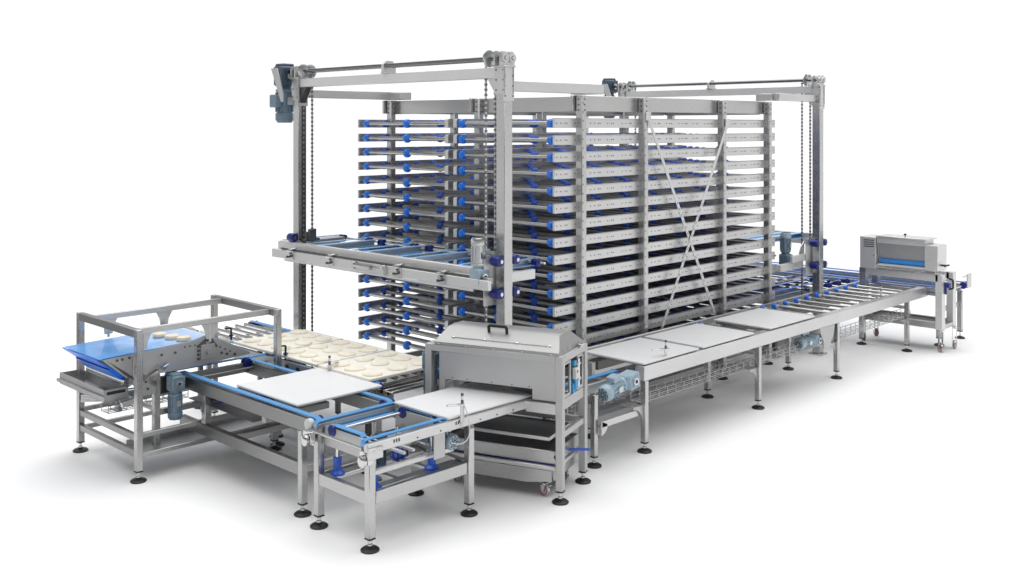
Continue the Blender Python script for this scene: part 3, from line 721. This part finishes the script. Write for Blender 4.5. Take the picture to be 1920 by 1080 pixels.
# ------------------------------------------------------------------ tray conveyor under the dough boards
tcv = thing('roller_conveyor', (6.45, 9.2, 0), 'roller conveyor with blue edge straps carrying the floured boards, behind the bare strap conveyor', 'conveyor')
for x in (5.94, 6.86):
    b = MB(); b.box(x - .02, x + .02, 7.62, 11.2, .735, .868)
    b.i = 1
    if x < 6.2:
        for y in (8.98, 8.78, 8.58, 8.38): b.cyl((x - .0235, y, .80), (x - .0195, y, .80), .036, 16)
        b.box(x - .03, x - .0195, 8.2, 8.26, .74, .86); b.box(x - .03, x - .0195, 7.62, 7.68, .70, .86)
    part('side_rail', b, ['satin', 'hole'], tcv)
    strap(tcv, 'v', 7.56, 11.1, x + (.055 if x < 6.2 else -.06), .06, .882, .05, 'strap_v')
    pull(tcv, 'v', 7.61, x + (.055 if x < 6.2 else -.06), .882, .05, .07)
    pull(tcv, 'v', 11.05, x + (.055 if x < 6.2 else -.06), .882, .05, .07)
for x in (6.14, 6.28, 6.42, 6.56, 6.68): part('slide_bar', MB().cyl((x, 7.64, .86), (x, 11.05, .86), .021, 12), 'chrome', tcv)
rods('cross_shaft', 'tube', tcv, .018, *[((5.96, y, .815), (6.84, y, .815)) for y in (7.65, 8.6, 9.6, 10.6, 11.1)])
parts('cross_beam', 'dark', tcv, (5.96, 6.84, 7.8, 7.86, .70, .76), (5.96, 6.84, 9.4, 9.46, .70, .76))
b = MB()
for y in (7.42, 7.52): b.cyl((6.0, y, .80), (7.15, y, .80), .016, 10)
b.box(6.0, 6.02, 7.36, 7.62, .74, .82); b.box(7.14, 7.16, 7.36, 7.62, .74, .82)
part('transfer_rod', b, 'tube', tcv)
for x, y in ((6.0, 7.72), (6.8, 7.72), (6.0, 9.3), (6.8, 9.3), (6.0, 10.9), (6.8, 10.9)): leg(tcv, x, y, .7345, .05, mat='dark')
parts('base_rail', 'dark', tcv, *[(6.026, 6.774, y - .02, y + .02, .30, .34) for y in (7.72, 9.3)], *[(x - .02, x + .02, 7.746, 10.874, .24, .28) for x in (6.0, 6.8)], (6.0, 7.3, 7.45, 7.50, .30, .34), (6.9, 6.95, 6.9, 7.7, .345, .385))
sensor(tcv, 5.91, 8.22, .84, .10, .12, .02, cable=False)
clamp_post(tcv, 5.93, 9.02, .90); clamp_post(tcv, 6.02, 10.25, .90)
b = MB(); b.box(5.90, 6.02, 7.55, 7.60, .70, .86); b.cyl((5.95, 7.55, .80), (5.95, 7.52, .80), .035, 14); b.cyl((6.05, 7.5, .60), (6.05, 7.5, .80), .01, 8); b.cyl((5.95, 7.57, .62), (5.95, 7.57, .70), .03, 10)
bolts(b, [(5.899, 7.56 + .012 * k, .82 - .02 * (k % 2)) for k in range(3)], (-1, 0, 0), .010, .01)
part('end_bearing', b, 'chrome', tcv)

# ------------------------------------------------------------------ boards and dough
def board(x0, x1, y0, y1, z, label, mat='board', th=.022, group=None):
    b = MB(); b.box(x0, x1, y0, y1, z - th, z, .006)
    cx, cy = (x0 + x1) / 2, (y0 + y1) / 2
    o = bpy.data.objects.new('tray_board', b.mesh('tray_board', mat, (cx, cy, z - th))); C.objects.link(o); o.location = (cx, cy, z - th)
    return tag(o, label, 'board', group)
board(5.0, 5.93, 7.42, 8.42, .895, 'bare white board lying on the low strap conveyor in the left foreground')
board(5.66, 6.68, 6.21, 6.925, .888, 'bare white board sliding under the cabinet from the small transfer table')
LB = 'bare white boards on the long roller conveyor'
board(8.29, 9.28, 6.17, 6.96, .905, 'bare white board on the long roller conveyor, next to the grey-blue end motor', group=LB)
board(9.36, 10.42, 6.17, 6.96, .905, 'bare white board on the long roller conveyor, between two other white boards', group=LB)
board(10.78, 11.88, 6.17, 6.96, .905, 'bare white board on the long roller conveyor, last before the empty rollers', group=LB)
FB = 'floured boards with dough'
TR = ((7.60, 8.44, 'nearest the cabinet'), (8.47, 9.23, 'in the middle of the three'), (9.27, 10.03, 'farthest from the cabinet, by the lift post'))
for y0, y1, t in TR: board(5.92, 6.86, y0, y1, .918, 'floured cream board with nine dough rounds, ' + t, 'flour', .03, FB)

def dough_mesh(seed, rx, ry, h, flat):
    rnd = random.Random(seed); n = 22; vs = []; fs = []
    ph = [rnd.uniform(0, 6.28) for _ in range(4)]
    prof = [(1.0, 0), (1.03, .22), (.97, .55), (.82, .84), (.55, .97), (.25, 1.0)] if not flat else [(.96, 0), (1.02, .3), (1.0, .72), (.93, .95), (.6, 1.0), (.3, 1.0)]
    for j, (r, z) in enumerate(prof):
        for k in range(n):
            a = 2 * PI * k / n
            w = 1 + .045 * math.sin(2 * a + ph[0]) + .03 * math.sin(3 * a + ph[1]) + .015 * math.sin(5 * a + ph[2])
            hh = h * z * (1 + .06 * math.sin(a + ph[3]) * (1 - r * .3))
            vs.append((rx * r * w * math.cos(a), ry * r * w * math.sin(a), hh))
    for j in range(len(prof) - 1):
        for k in range(n): fs.append([j * n + k, j * n + (k + 1) % n, (j + 1) * n + (k + 1) % n, (j + 1) * n + k])
    fs.append(list(range(n))[::-1]); m = len(prof) - 1
    vs.append((0, 0, h)); c = len(vs) - 1
    for k in range(n): fs.append([m * n + k, m * n + (k + 1) % n, c])
    b = MB(); b.add(vs, fs); return b
DM = [dough_mesh(s, .102, .096, .024, False).mesh('dough_round', 'dough') for s in range(5)]
DG = 'dough rounds on the floured boards'
rows = ('near', 'middle', 'far'); cols = ('left', 'centre', 'right')
first = None; q = 0
for (y0, y1, t) in TR:
    short = {'nearest': 'board nearest the cabinet', 'in': 'middle floured board', 'farthest': 'floured board farthest from the cabinet'}[t.split()[0].strip(',')]
    for i in range(3):
        for j in range(3):
            x = 6.09 + .30 * i + random.uniform(-.025, .025); y = y0 + (y1 - y0) * (.17 + .33 * (2 - j)) + random.uniform(-.02, .02)
            o = bpy.data.objects.new('dough_round', DM[q % 5]); C.objects.link(o); q += 1
            o.location = (x, y, .918); o.rotation_euler = (0, 0, random.uniform(0, 6.28))
            tag(o, 'flat floury dough round on the %s, %s row, %s place' % (short, rows[i], cols[j]), 'dough', DG)
DR = [dough_mesh(s + 20, 0.070, .070, .036, True).mesh('dough_round', 'dough_raw') for s in range(3)]
BD = ((4.87, 9.66, 'farthest of the three'), (4.91, 9.48, 'middle of the three'), (4.95, 9.32, 'nearest the steel side plate'))
for k, (x, y, t) in enumerate(BD):
    o = bpy.data.objects.new('dough_round', DR[k]); C.objects.link(o); o.location = (x, y, 1.1815 if x < 5.0 else 1.192); o.rotation_euler = (0, 0, k * 1.3)
    tag(o, 'thick raw dough disc on the blue infeed belt, ' + t, 'dough', 'dough discs on the blue belt')
sl = math.atan2(.2, .38)
for k, (x, y, t) in enumerate(((5.33, 9.92, 'far edge'), (5.37, 9.66, 'middle'), (5.42, 9.36, 'near edge'))):
    z = 1.185 - (x - 5.24) * (.2 / .38) + .004
    o = bpy.data.objects.new('dough_round', DR[(k + 1) % 3]); C.objects.link(o); o.location = (x, y, z); o.rotation_euler = (0, sl, 0)
    tag(o, 'raw dough disc on the sloping end of the infeed belt, ' + t, 'dough', 'dough discs on the belt slope')

# ------------------------------------------------------------------ turning cabinet (stands slightly askew)
RZ = math.radians(19.6)
pr = thing('tray_cabinet', (6.66, 5.84, 0), 'grey bead-blasted steel cabinet with hinged lid and black handle over the board path', 'cabinet', rz=RZ, local=True)
X0, X1, Y0, Y1, ZP = .0, .57, .0, 1.335, 1.288
for x in (X0 + .03, X1 + .03):
    for y in (Y0 + .03, Y1 + .0): leg(pr, x, y, ZP, .066, .105, mat='satin_flat')
for x in (X0 + .03, X1 + .03): part('top_rail', MB().box(x - .033, x + .033, Y0 + .063, Y1 - .033, ZP - .065, ZP - .002), 'satin_flat', pr)
for y in (Y0 + .03, Y1): part('top_rail', MB().box(X0 + .063, X1 - .003, y - .033, y + .033, ZP - .065, ZP - .002), 'satin_flat', pr)
b = MB(); b.prism([(.065, .875), (.30, .875), (.30, .968), (1.18, .968), (1.18, .875), (1.24, .875), (1.24, 1.222), (.065, 1.222)], 'x', .040, .052)
b.i = 1
for y in (.33, .5, .7, .95, 1.1): b.cyl((.036, y, .985), (.040, y, .985), .006, 8)
part('front_panel', b, ['satin', 'dark'], pr)
part('back_panel', MB().box(.58, .592, .07, 1.26, .97, 1.222), 'satin', pr)
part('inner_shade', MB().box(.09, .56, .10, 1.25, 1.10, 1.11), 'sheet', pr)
parts('front_apron', 'plate', pr, (.03, .05, .065, .36, .76, .856), (.0, .10, .065, .36, .856, .862))
part('inner_table', MB().box(.06, .56, .07, 1.2, .815, .83), 'dark', pr)
# lid
b = MB(); zl = ZP
sec = [(.0, zl), (.0, zl + .025), (.03, zl + .045), (.17, zl + .145), (.43, zl + .145), (.57, zl + .045), (.60, zl + .025), (.60, zl)]
n = len(sec); vs = []
for (x, z) in sec:
    k = max(0, z - zl - .03); vs.append((x, .03 + k * .55, z))
for (x, z) in sec:
    k = max(0, z - zl - .03); vs.append((x, 1.27 - k * .55, z))
fs = [list(range(n))[::-1], [n + k for k in range(n)]] + [[k, (k + 1) % n, n + (k + 1) % n, n + k] for k in range(n)]
b.add(vs, fs)
lid = part('lid', b, 'lid', pr)
b = MB()
bolts(b, [(-.001, .1 + .28 * k, zl + .013) for k in range(5)], (-1, 0, 0), .010, .008)
bolts(b, [(.06, .14 + .32 * k, zl + .066) for k in range(4)], (-.58, 0, .81), .010, .010); bolts(b, [(.19, .12, zl + .145), (.19, 1.17, zl + .145), (.40, .12, zl + .145), (.4, 1.17, zl + .145)], (0, 0, 1), .010, .008)
bolts(b, [(.1 + .13 * k, .033, zl + .03) for k in range(4)], (0, -1, .5), .009, .008)
part('lid_bolt', b, 'chrome', lid, kind='stuff')
part('lid_fold', MB().box(.052, .060, .16, 1.12, zl + .058, zl + .072), 'satin', lid)
b = MB(); hz = zl + .145; hx = .15
b.path([(hx, .60, hz - .025), (hx - .01, .60, hz + .03), (hx - .01, .615, hz + .042), (hx - .01, .765, hz + .042), (hx - .01, .78, hz + .03), (hx, .78, hz - .025)], .014, 10)
for p in ((hx - .01, .60, hz + .03), (hx - .01, .615, hz + .042), (hx - .01, .765, hz + .042), (hx - .01, .78, hz + .03)): b.lathe([(.004, -.013), (.011, -.008), (.014, 0), (.011, .008), (.004, .013)], p, (0, 0, 1), 10)
part('handle', b, 'black', lid)
b = MB(); b.box(.10, .16, 1.26, 1.29, zl, zl + .05); b.cyl((.13, 1.29, zl + .05), (.13, 1.25, zl + .05), .018, 10); part('hinge', b, 'chrome', pr); part('latch', MB().box(.42, .48, -.02, .02, zl, zl + .03), 'chrome', pr)
# right side opening frames, light blue guards and switch
for x0, x1 in ((.07, .24), (.40, .56)):
    b = MB(); b.box(x0, x0 + .025, .01, .03, .90, 1.215); b.box(x1 - .025, x1, .01, .03, .90, 1.215); b.box(x0 + .025, x1 - .025, .01, .03, .90, .93); b.box(x0 + .025, x1 - .025, .01, .03, 1.19, 1.215)
    part('side_frame', b, 'satin_flat', pr)
part('side_plate', MB().box(.066, .565, .012, .028, .80, .896), 'satin', pr)
parts('light_blue_guard', 'cyan', pr, (.30, .37, -.012, .03, .93, 1.06), (.27, .33, .0, .03, .90, .99), (.29, .35, -.005, .03, 1.14, 1.19))
b = MB(); b.box(.27, .335, -.03, .01, 1.03, 1.13, .006); b.i = 1; b.box(.29, .315, -.033, -.029, 1.085, 1.11, .001); part('safety_switch', b, ['white', 'red'], pr)
b = MB(); b.cyl((.38, -.01, .95), (.38, -.01, 1.20), .012, 8); b.box(.34, .42, -.02, .0, 1.14, 1.16); b.box(.36, .42, -.02, .0, 1.0, 1.03); part('latch_rod', b, 'chrome', pr)
part('side_rail', MB().box(.063, .567, .01, .05, .555, .61), 'satin_flat', pr)
part('back_rail', MB().box(.58, .62, .063, 1.30, .555, .61), 'satin_flat', pr)
gear_motor(pr, (.30, 1.47, 1.06), (0, -1, 0), (0, 0, 1), 'motor', 'motor', 1.1, box=0)

ct = thing('drip_cart', (6.66, 5.84, 0), 'low steel cart with two dark catch pans on castors, rolled under the grey cabinet', 'cart', rz=RZ, local=True)
b = MB(); b.box(.10, .60, .17, 1.18, .520, .526); b.box(.096, .104, .165, 1.185, .505, .535); b.box(.60, .606, .165, 1.185, .505, .535); b.box(.104, .60, .160, .168, .505, .535); b.i = 1; b.box(.11, .59, .18, 1.17, .5265, .530)
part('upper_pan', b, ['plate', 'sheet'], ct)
b = MB(); b.box(.085, .095, .10, 1.22, .30, .425); b.box(.66, .67, .10, 1.22, .30, .425); b.box(.095, .66, .10, .11, .30, .425); b.box(.095, .66, 1.21, 1.22, .30, .425); b.i = 1; b.box(.095, .66, .11, 1.21, .395, .40)
b.i = 0; b.box(.065, .085, .095, 1.225, .412, .428)
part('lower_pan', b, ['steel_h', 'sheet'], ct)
parts('cart_frame', 'plate', ct, (.04, .084, .08, 1.24, .265, .299), (.66, .70, .08, 1.24, .265, .299), (.084, .66, .08, .12, .265, .299), (.084, .66, 1.2, 1.24, .265, .299))
part('blue_edge', MB().box(.070, .084, .10, 1.2, .300, .306), 'navy', ct)
b = MB(); b.prism([(.12, .255), (1.2, .255), (1.2, .13), (.35, .13), (.22, .15), (.12, .16)], 'x', .05, .06); b.box(.06, .68, .10, .11, .17, .26); part('skirt', b, 'steel_h', ct)
part('foot_lever', MB().bar((.40, .16, .345), (.50, -.075, .345), .035, .016), 'blue', ct)
for y in (.22, 1.1):
    for x in (.13, .6): castor(ct, x, y, .129 if x < .3 else .16, 'wire', ang=1.2)
part('stop_knob', MB().cyl((.03, .07, .39), (.08, .07, .39), .022, 12), 'black', ct)

# ------------------------------------------------------------------ outfeed conveyor between cabinet and long conveyor
of = thing('outfeed_conveyor', (7.8, 6.6, 0), 'short strap conveyor with light grey-blue motor joining the cabinet to the long conveyor', 'conveyor')
for y in (6.30, 6.95): 
    part('side_rail', MB().box(7.15, 8.22, y - .02, y + .02, .70, .80), 'satin_flat', of)
    strap(of, 'u', 7.12, 8.10, y + .05, .06, .845, .045); pull(of, 'u', 8.05, y + .05, .845, .045, .06)
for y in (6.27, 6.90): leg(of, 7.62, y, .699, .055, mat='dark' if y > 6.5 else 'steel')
part('cross_bar', MB().box(7.6, 7.64, 6.298, 6.872, .60, .65), 'satin_flat', of)
part('bearing_block', MB().box(7.85, 7.98, 6.20, 6.28, .74, .85).cyl((7.93, 6.20, .79), (7.93, 6.17, .79), .04, 14), 'chrome', of)
gear_motor(of, (7.98, 6.13, .80), (0, -1, 0), (1, 0, .18), 'motor_light', 'motor_light', 1.18, box=-1, cap='motor_light')
b = MB(); b.box(7.66, 8.27, 6.20, 6.208, .38, .44); b.box(7.66, 8.27, 6.208, 6.30, .372, .38); part('cable_channel', b, 'plate', of)
b = MB(); b.prism([(7.649, .44), (7.74, .40), (7.74, .36), (7.70, .32), (7.649, .30)], 'y', 6.20, 6.215); part('channel_bracket', b, 'plate', of)
basket(of, 'u', 7.35, 8.25, 6.55, .34, .52, .09, .11)
b = MB(); b.box(7.2, 8.25, 6.5, 7.0, .64, .65); part('drip_sheet', b, 'sheet', of)

# ------------------------------------------------------------------ long conveyor
lc = thing('long_roller_conveyor', (11.7, 6.55, 0), 'long roller conveyor on adjustable feet carrying three bare white boards along the rack', 'conveyor')
b = MB(); b.box(8.275, 15.40, 6.155, 6.165, .728, .872); b.box(8.275, 15.40, 6.1655, 6.26, .862, .872); b.box(8.275, 8.283, 6.1655, 6.27, .728, .8615); b.box(8.29, 15.40, 6.1655, 6.22, .728, .738)
b.i = 1; bolts(b, [(8.5 + .7 * k, 6.20, .872) for k in range(10)], (0, 0, 1), .008, .006)
part('side_rail', b, ['plate', 'chrome'], lc)
parts('rear_rail', 'plate', lc, (8.35, 15.2, 7.09, 7.13, .80, .885), (8.35, 15.2, 7.05, 7.0895, .80, .81))
RU = [8.415 + .3035 * k for k in range(23)]
rw = {r: MB().lathe([(.016, -.036), (.024, -.034), (.028, -.022), (r * .92, -.018), (r, -.012), (r, .012), (r * .92, .018), (.028, .022), (.024, .034), (.016, .036)], (0, 0, 0), (0, 1, 0), 18).mesh('drive_wheel', 'blue_bright') for r in (.036, .050)}
hub = MB().lathe([(.026, 0), (.029, .004), (.029, .026), (.020, .03)], (0, 0, 0), (0, -1, 0), 14).mesh('wheel_hub', 'white')
rt = MB().cyl((0, 6.27, 0), (0, 6.955, 0), .021, 12).mesh('roller', 'steel_h')
for k, x in enumerate(RU):
    r = inst('roller', rt, lc, (x, 0, .86)); OFF[r.name] = Vector((x, 0, .86))
    if any(u0_ < x < u1_ for u0_, u1_ in ((8.27, 9.27), (9.40, 10.40), (10.80, 11.86))): continue
    w = bpy.data.objects.new('drive_wheel', rw[.036 if k in (3, 7, 14, 18, 19) else .050]); C.objects.link(w); w.parent = r; w.location = (0, 7.01, 0)
    w = bpy.data.objects.new('wheel_hub', hub); C.objects.link(w); w.parent = r; w.location = (0, 6.975, 0)
    if k % 2 and x > 10.5:
        b = MB(); b.cyl((x + .15, 6.27, .84), (x + .15, 7.05, .84), .018, 8); part('idle_bar', b, 'tube', lc)
for x in (8.32, 10.53, 12.50, 14.72):
    leg(lc, x, 6.185, .727, .06, .10); leg(lc, x, 6.88, .80, .06, .10, mat='satin')
    b = MB(); b.box(x - .03, x + .03, 6.216, 6.849, .62, .66); part('cross_bar', b, 'satin_flat', lc)
    b = MB(); arc = [(6.2155, .48)] + [(6.2155 + .16 * (1 - math.cos(t)), .48 - .19 + .19 * (1 - math.sin(t)) * 1.0) for t in (0,)]
    x1 = x + .031
    b = MB(); cpts = [(x1, .50), (x1 + 0, .27)] 
    arcp = [(x - .031 - .16 * (1 - math.cos(t * PI / 2)), .27 + .19 * math.sin(t * PI / 2)) for t in (0, .2, .4, .6, .8, 1)]
    b.prism([(x - .031, .27)] + arcp[1:] + [(x - .031 - .16, .475), (x - .031, .475)], 'y', 6.18, 6.19)
    b.box(x - .19, x - .032, 6.18, 6.36, .4755, .482)
    part('basket_bracket', b, 'satin_flat', lc)
basket(lc, 'u', 8.33, 14.95, 6.30, .14, .485, .085, .15)
part('under_rail', MB().box(8.4, 14.9, 6.86, 6.90, .70, .7985), 'dark', lc)
part('chain_cover', MB().box(8.4, 14.9, 6.98, 7.04, .72, .80), 'satin', lc)
b = MB(); b.prism([(11.98, .7275), (12.38, .7275), (12.36, .62), (12.28, .52), (12.28, .46), (12.08, .46), (12.08, .55), (12.0, .66)], 'y', 6.15, 6.158); b.prism([(11.98, .7275), (12.38, .7275), (12.36, .62), (12.28, .52), (12.28, .46), (12.08, .46), (12.08, .55), (12.0, .66)], 'y', 6.30, 6.308); part('motor_shield', b, 'satin_flat', lc)
gear_motor(lc, (12.02, 6.26, .57), (0, -1, 0), (1, 0, 0), 'motor_light', 'motor_light', 1.15, box=0)
part('motor_mount', MB().box(11.4, 12.2, 6.36, 6.42, .64, .70), 'dark', lc)
sensor(lc, 8.72, 6.21, .872, .09, -.16, .06, cable=False)
sensor(lc, 14.1, 6.3, .875, .05, -.02, .03, cable=False)

# ------------------------------------------------------------------ far cross conveyor
fc = thing('far_strap_conveyor', (15.8, 8.3, 0), 'far strap conveyor with dark blue belts crossing behind the flour duster', 'conveyor')
for x in (15.45, 16.2):
    part('side_rail', MB().box(x - .03, x + .03, 5.95, 10.8, .74, .85), 'satin', fc)
    strap(fc, 'v', 5.85, 10.8, x, .10, .885, .05, 'strap_deep'); pull(fc, 'v', 5.9, x, .885, .05, .09)
    strap(fc, 'v', 6.35, 10.8, x - .16, .06, .87, .04, 'strap_deep')
part('end_shaft', MB().cyl((15.4, 5.9, .835), (16.3, 5.9, .835), .016, 10), 'chrome', fc)
for x, y in ((15.45, 6.0), (16.2, 5.97), (15.45, 8.4), (16.2, 8.4)): leg(fc, x, y, .739, .07, .12)
parts('cross_bar', 'satin_flat', fc, (15.486, 16.164, 5.97, 6.03, .50, .56), (15.486, 16.164, 8.37, 8.43, .50, .56))
b = MB(); b.box(16.13, 16.30, 5.83, 5.845, .80, 1.02); b.box(15.98, 16.12, 5.84, 5.85, .98, 1.0); part('end_guard', b, 'plate', fc)
rods('feed_roller', 'tube', fc, .02, *[((x, 7.25, .83), (x + .02, 9.8, .83)) for x in (14.1, 14.4, 14.7, 15.0)], ((13.95, 7.35, .86), (15.1, 7.42, .86)), ((13.9, 8.0, .87), (15.3, 8.0, .87)))
for y in (7.25, 8.2): part('feed_rail', MB().box(13.8, 15.4, y - .02, y + .02, .70, .80), 'dark', fc)
b = MB(); b.lathe([(.03, 0), (.055, .006), (.055, .04), (.02, .045)], (14.0, 7.3, .86), (-1, 0, 0), 16); part('bearing_cap', b, 'white', fc)
for x in (14.0, 14.3, 14.6):
    pull(fc, 'v', 7.32, x + .5, .90, .05, .07)
for y in (7.5, 7.8, 8.1, 8.6): strap(fc, 'u', 12.95, 14.9, y, .06, .90, .04, 'strap_deep')
part('feed_plate', MB().box(13.0, 14.9, 7.4, 9.4, .74, .75), 'dark', fc)
for x, y in ((13.05, 7.4), (13.05, 9.3), (14.85, 9.3)): leg(fc, x, y, .739, .06, .1, mat='dark')

# ------------------------------------------------------------------ flour duster
du = thing('flour_duster', (15.2, 6.35, 0), 'steel flour duster with hopper, grey window and blue strip, on castors at far right', 'flour duster')
b = MB(); b.box(14.94, 15.10, 5.82, 6.92, 1.03, 1.135); part('gantry_beam', b, 'pale_plate', du)
part('gantry_beam', MB().box(15.36, 15.48, 5.82, 6.92, 1.03, 1.135), 'pale_plate', du)
for x in (14.94, 15.36):
    for y in (5.76, 6.92): part('gantry_leg', MB().box(x, x + .12, y, y + .10, .33, 1.134), 'steel' if y > 6 else 'pale_plate', du)
for y in (5.765, 6.925): part('base_rail', MB().box(15.061, 15.359, y, y + .09, .33, .40), 'steel_h', du)
parts('base_rail', 'steel_h', du, (14.97, 15.03, 5.861, 6.919, .335, .43), (15.39, 15.45, 5.861, 6.919, .335, .43))
part('base_sheet', MB().box(15.04, 15.38, 5.87, 6.91, .40, .41), 'dark', du)
b = MB(); b.box(14.90, 15.30, 6.74, 6.99, 1.136, 1.615)
b.i = 1
for k in range(4): b.box(14.896, 14.902, 6.765, 6.93, 1.56 - .032 * k, 1.572 - .032 * k, .001)
b.cyl((14.895, 6.77, 1.34), (14.90, 6.77, 1.34), .008, 8)
part('drive_housing', b, ['pale_plate', 'hole'], du)
part('bearing_housing', MB().box(14.88, 15.22, 5.80, 5.99, 1.19, 1.56), 'pale_plate', du)
b = MB()
b.box(14.90, 15.24, 5.995, 6.72, 1.535, 1.625); b.box(14.885, 15.26, 5.95, 6.735, 1.6255, 1.645)
b.prism([(14.92, 1.534), (14.92, 1.50), (15.0, 1.20), (15.16, 1.20), (15.22, 1.50), (15.22, 1.534)], 'y', 5.992, 6.0); b.prism([(14.92, 1.534), (14.92, 1.50), (15.0, 1.20), (15.16, 1.20), (15.22, 1.50), (15.22, 1.534)], 'y', 6.715, 6.722)
b.prism([(15.16, 1.20), (15.22, 1.50), (15.22, 1.534), (15.21, 1.534), (15.21, 1.50), (15.15, 1.20)], 'y', 6.002, 6.713); b.box(14.93, 15.17, 6.0, 6.715, 1.185, 1.198)
part('hopper', b, 'pale_plate', du)
part('window_panel', MB().prism([(14.935, 1.534), (14.945, 1.534), (15.0, 1.295), (14.99, 1.295)], 'y', 6.005, 6.71), 'grey_panel', du)
b = MB(); b.prism([(14.962, 1.294), (14.985, 1.294), (14.985, 1.236), (14.962, 1.236)], 'y', 6.005, 6.71); part('blue_strip', b, 'strip', du)
part('lower_lip', MB().prism([(14.93, 1.222), (14.985, 1.222), (14.985, 1.20), (14.90, 1.20)], 'y', 6.0, 6.715), 'pale_plate', du)
part('lid_knob', MB().lathe([(.008, 0), (.008, .02), (.022, .026), (.022, .04), (.012, .044)], (15.05, 6.35, 1.645), n=14), 'black', du)
part('crank_handle', MB().cyl((15.0, 5.80, 1.27), (15.0, 5.72, 1.27), .014, 10).box(14.94, 15.1, 5.71, 5.735, 1.258, 1.282), 'black', du)
part('front_bar', MB().cyl((14.925, 5.85, 1.155), (14.925, 6.9, 1.155), .018, 10), 'tube', du)
b = MB(); b.path([(15.2, 5.76, 1.06), (15.2, 5.70, 1.04), (15.2, 5.70, .92), (15.2, 5.76, .90)], .014, 8); part('pull_handle', b, 'black', du)
b = MB(); b.box(15.02, 15.06, 5.73, 5.76, .85, 1.02); b.cyl((15.04, 5.74, .98), (15.04, 5.68, .98), .04, 14); part('height_lock', b, 'navy', du)
for x, y, a in ((14.99, 5.80, .9), (15.41, 5.76, .6), (15.0, 6.98, .8), (15.45, 6.98, .9)): castor(du, x, y, .328, 'wire' if y < 6 else 'dark', .062, a)

# ------------------------------------------------------------------ world, lamps, camera
W = bpy.data.worlds.new('World'); S.world = W; W.use_nodes = True; nt = W.node_tree
bg = nt.nodes['Background']
tc = nt.nodes.new('ShaderNodeTexCoord')
def dotn(v):
    d = nt.nodes.new('ShaderNodeVectorMath'); d.operation = 'DOT_PRODUCT'; d.inputs[1].default_value = v
    nt.links.new(tc.outputs['Generated'], d.inputs[0]); return d.outputs['Value']
def mrange(sock, a, b_, c, d):
    m_ = nt.nodes.new('ShaderNodeMapRange'); m_.interpolation_type = 'SMOOTHSTEP'
    m_.inputs['From Min'].default_value = a; m_.inputs['From Max'].default_value = b_; m_.inputs['To Min'].default_value = c; m_.inputs['To Max'].default_value = d
    nt.links.new(sock, m_.inputs['Value']); return m_.outputs['Result']
def mul(a, b_):
    m_ = nt.nodes.new('ShaderNodeMath'); m_.operation = 'MULTIPLY'; nt.links.new(a, m_.inputs[0]); nt.links.new(b_, m_.inputs[1]); return m_.outputs[0]
# white cyclorama ahead of the camera and around, dimmer behind the camera and half-way up, bright ceiling
ahead = mrange(dotn((.7183, .6957, 0)), -.8, .70, .34, .75)
band = mrange(dotn((0, 0, 1)), .14, .42, 1.0, .30)
zen = mrange(dotn((0, 0, 1)), .60, .86, .0, 1.32)
def bi(op, a, b_):
    m_ = nt.nodes.new('ShaderNodeMath'); m_.operation = op
    for k, q_ in enumerate((a, b_)):
        if isinstance(q_, (int, float)): m_.inputs[k].default_value = q_
        else: nt.links.new(q_, m_.inputs[k])
    return m_.outputs[0]
nt.links.new(bi('MULTIPLY', bi('ADD', bi('MULTIPLY', ahead, band), zen), 1.42), bg.inputs['Strength'])
bg.inputs['Color'].default_value = (1, 1, 1, 1)
def area(name, loc, target, size, power):
    l = bpy.data.lights.new(name, 'AREA'); l.shape = 'RECTANGLE'; l.size = size[0]; l.size_y = size[1]; l.energy = power
    o = bpy.data.objects.new(name, l); C.objects.link(o); o.location = loc
    d = Vector(target) - Vector(loc); o.rotation_euler = d.to_track_quat('-Z', 'Y').to_euler(); return o
area('overhead_softbox', (11.5, 10.5, 9.5), (9.5, 7.5, 0), (12, 10), 330)

cam = bpy.data.cameras.new('camera'); co = bpy.data.objects.new('camera', cam); C.objects.link(co); S.camera = co
co.location = (0, 0, 3.3)
co.rotation_euler = (PI / 2, 0, -math.atan2(.7183583, .6956733))
cam.sensor_width = 36; cam.sensor_fit = 'HORIZONTAL'; cam.lens = 36 * 1900 / 1920; cam.shift_y = -(540 - 237) / 1920
cam.clip_start = .1; cam.clip_end = 2000
S.render.engine = 'CYCLES'
S.view_settings.view_transform = 'Standard'; S.view_settings.look = 'None'; S.view_settings.exposure = 0; S.view_settings.gamma = 1
S.render.resolution_x = 1024; S.render.resolution_y = 576
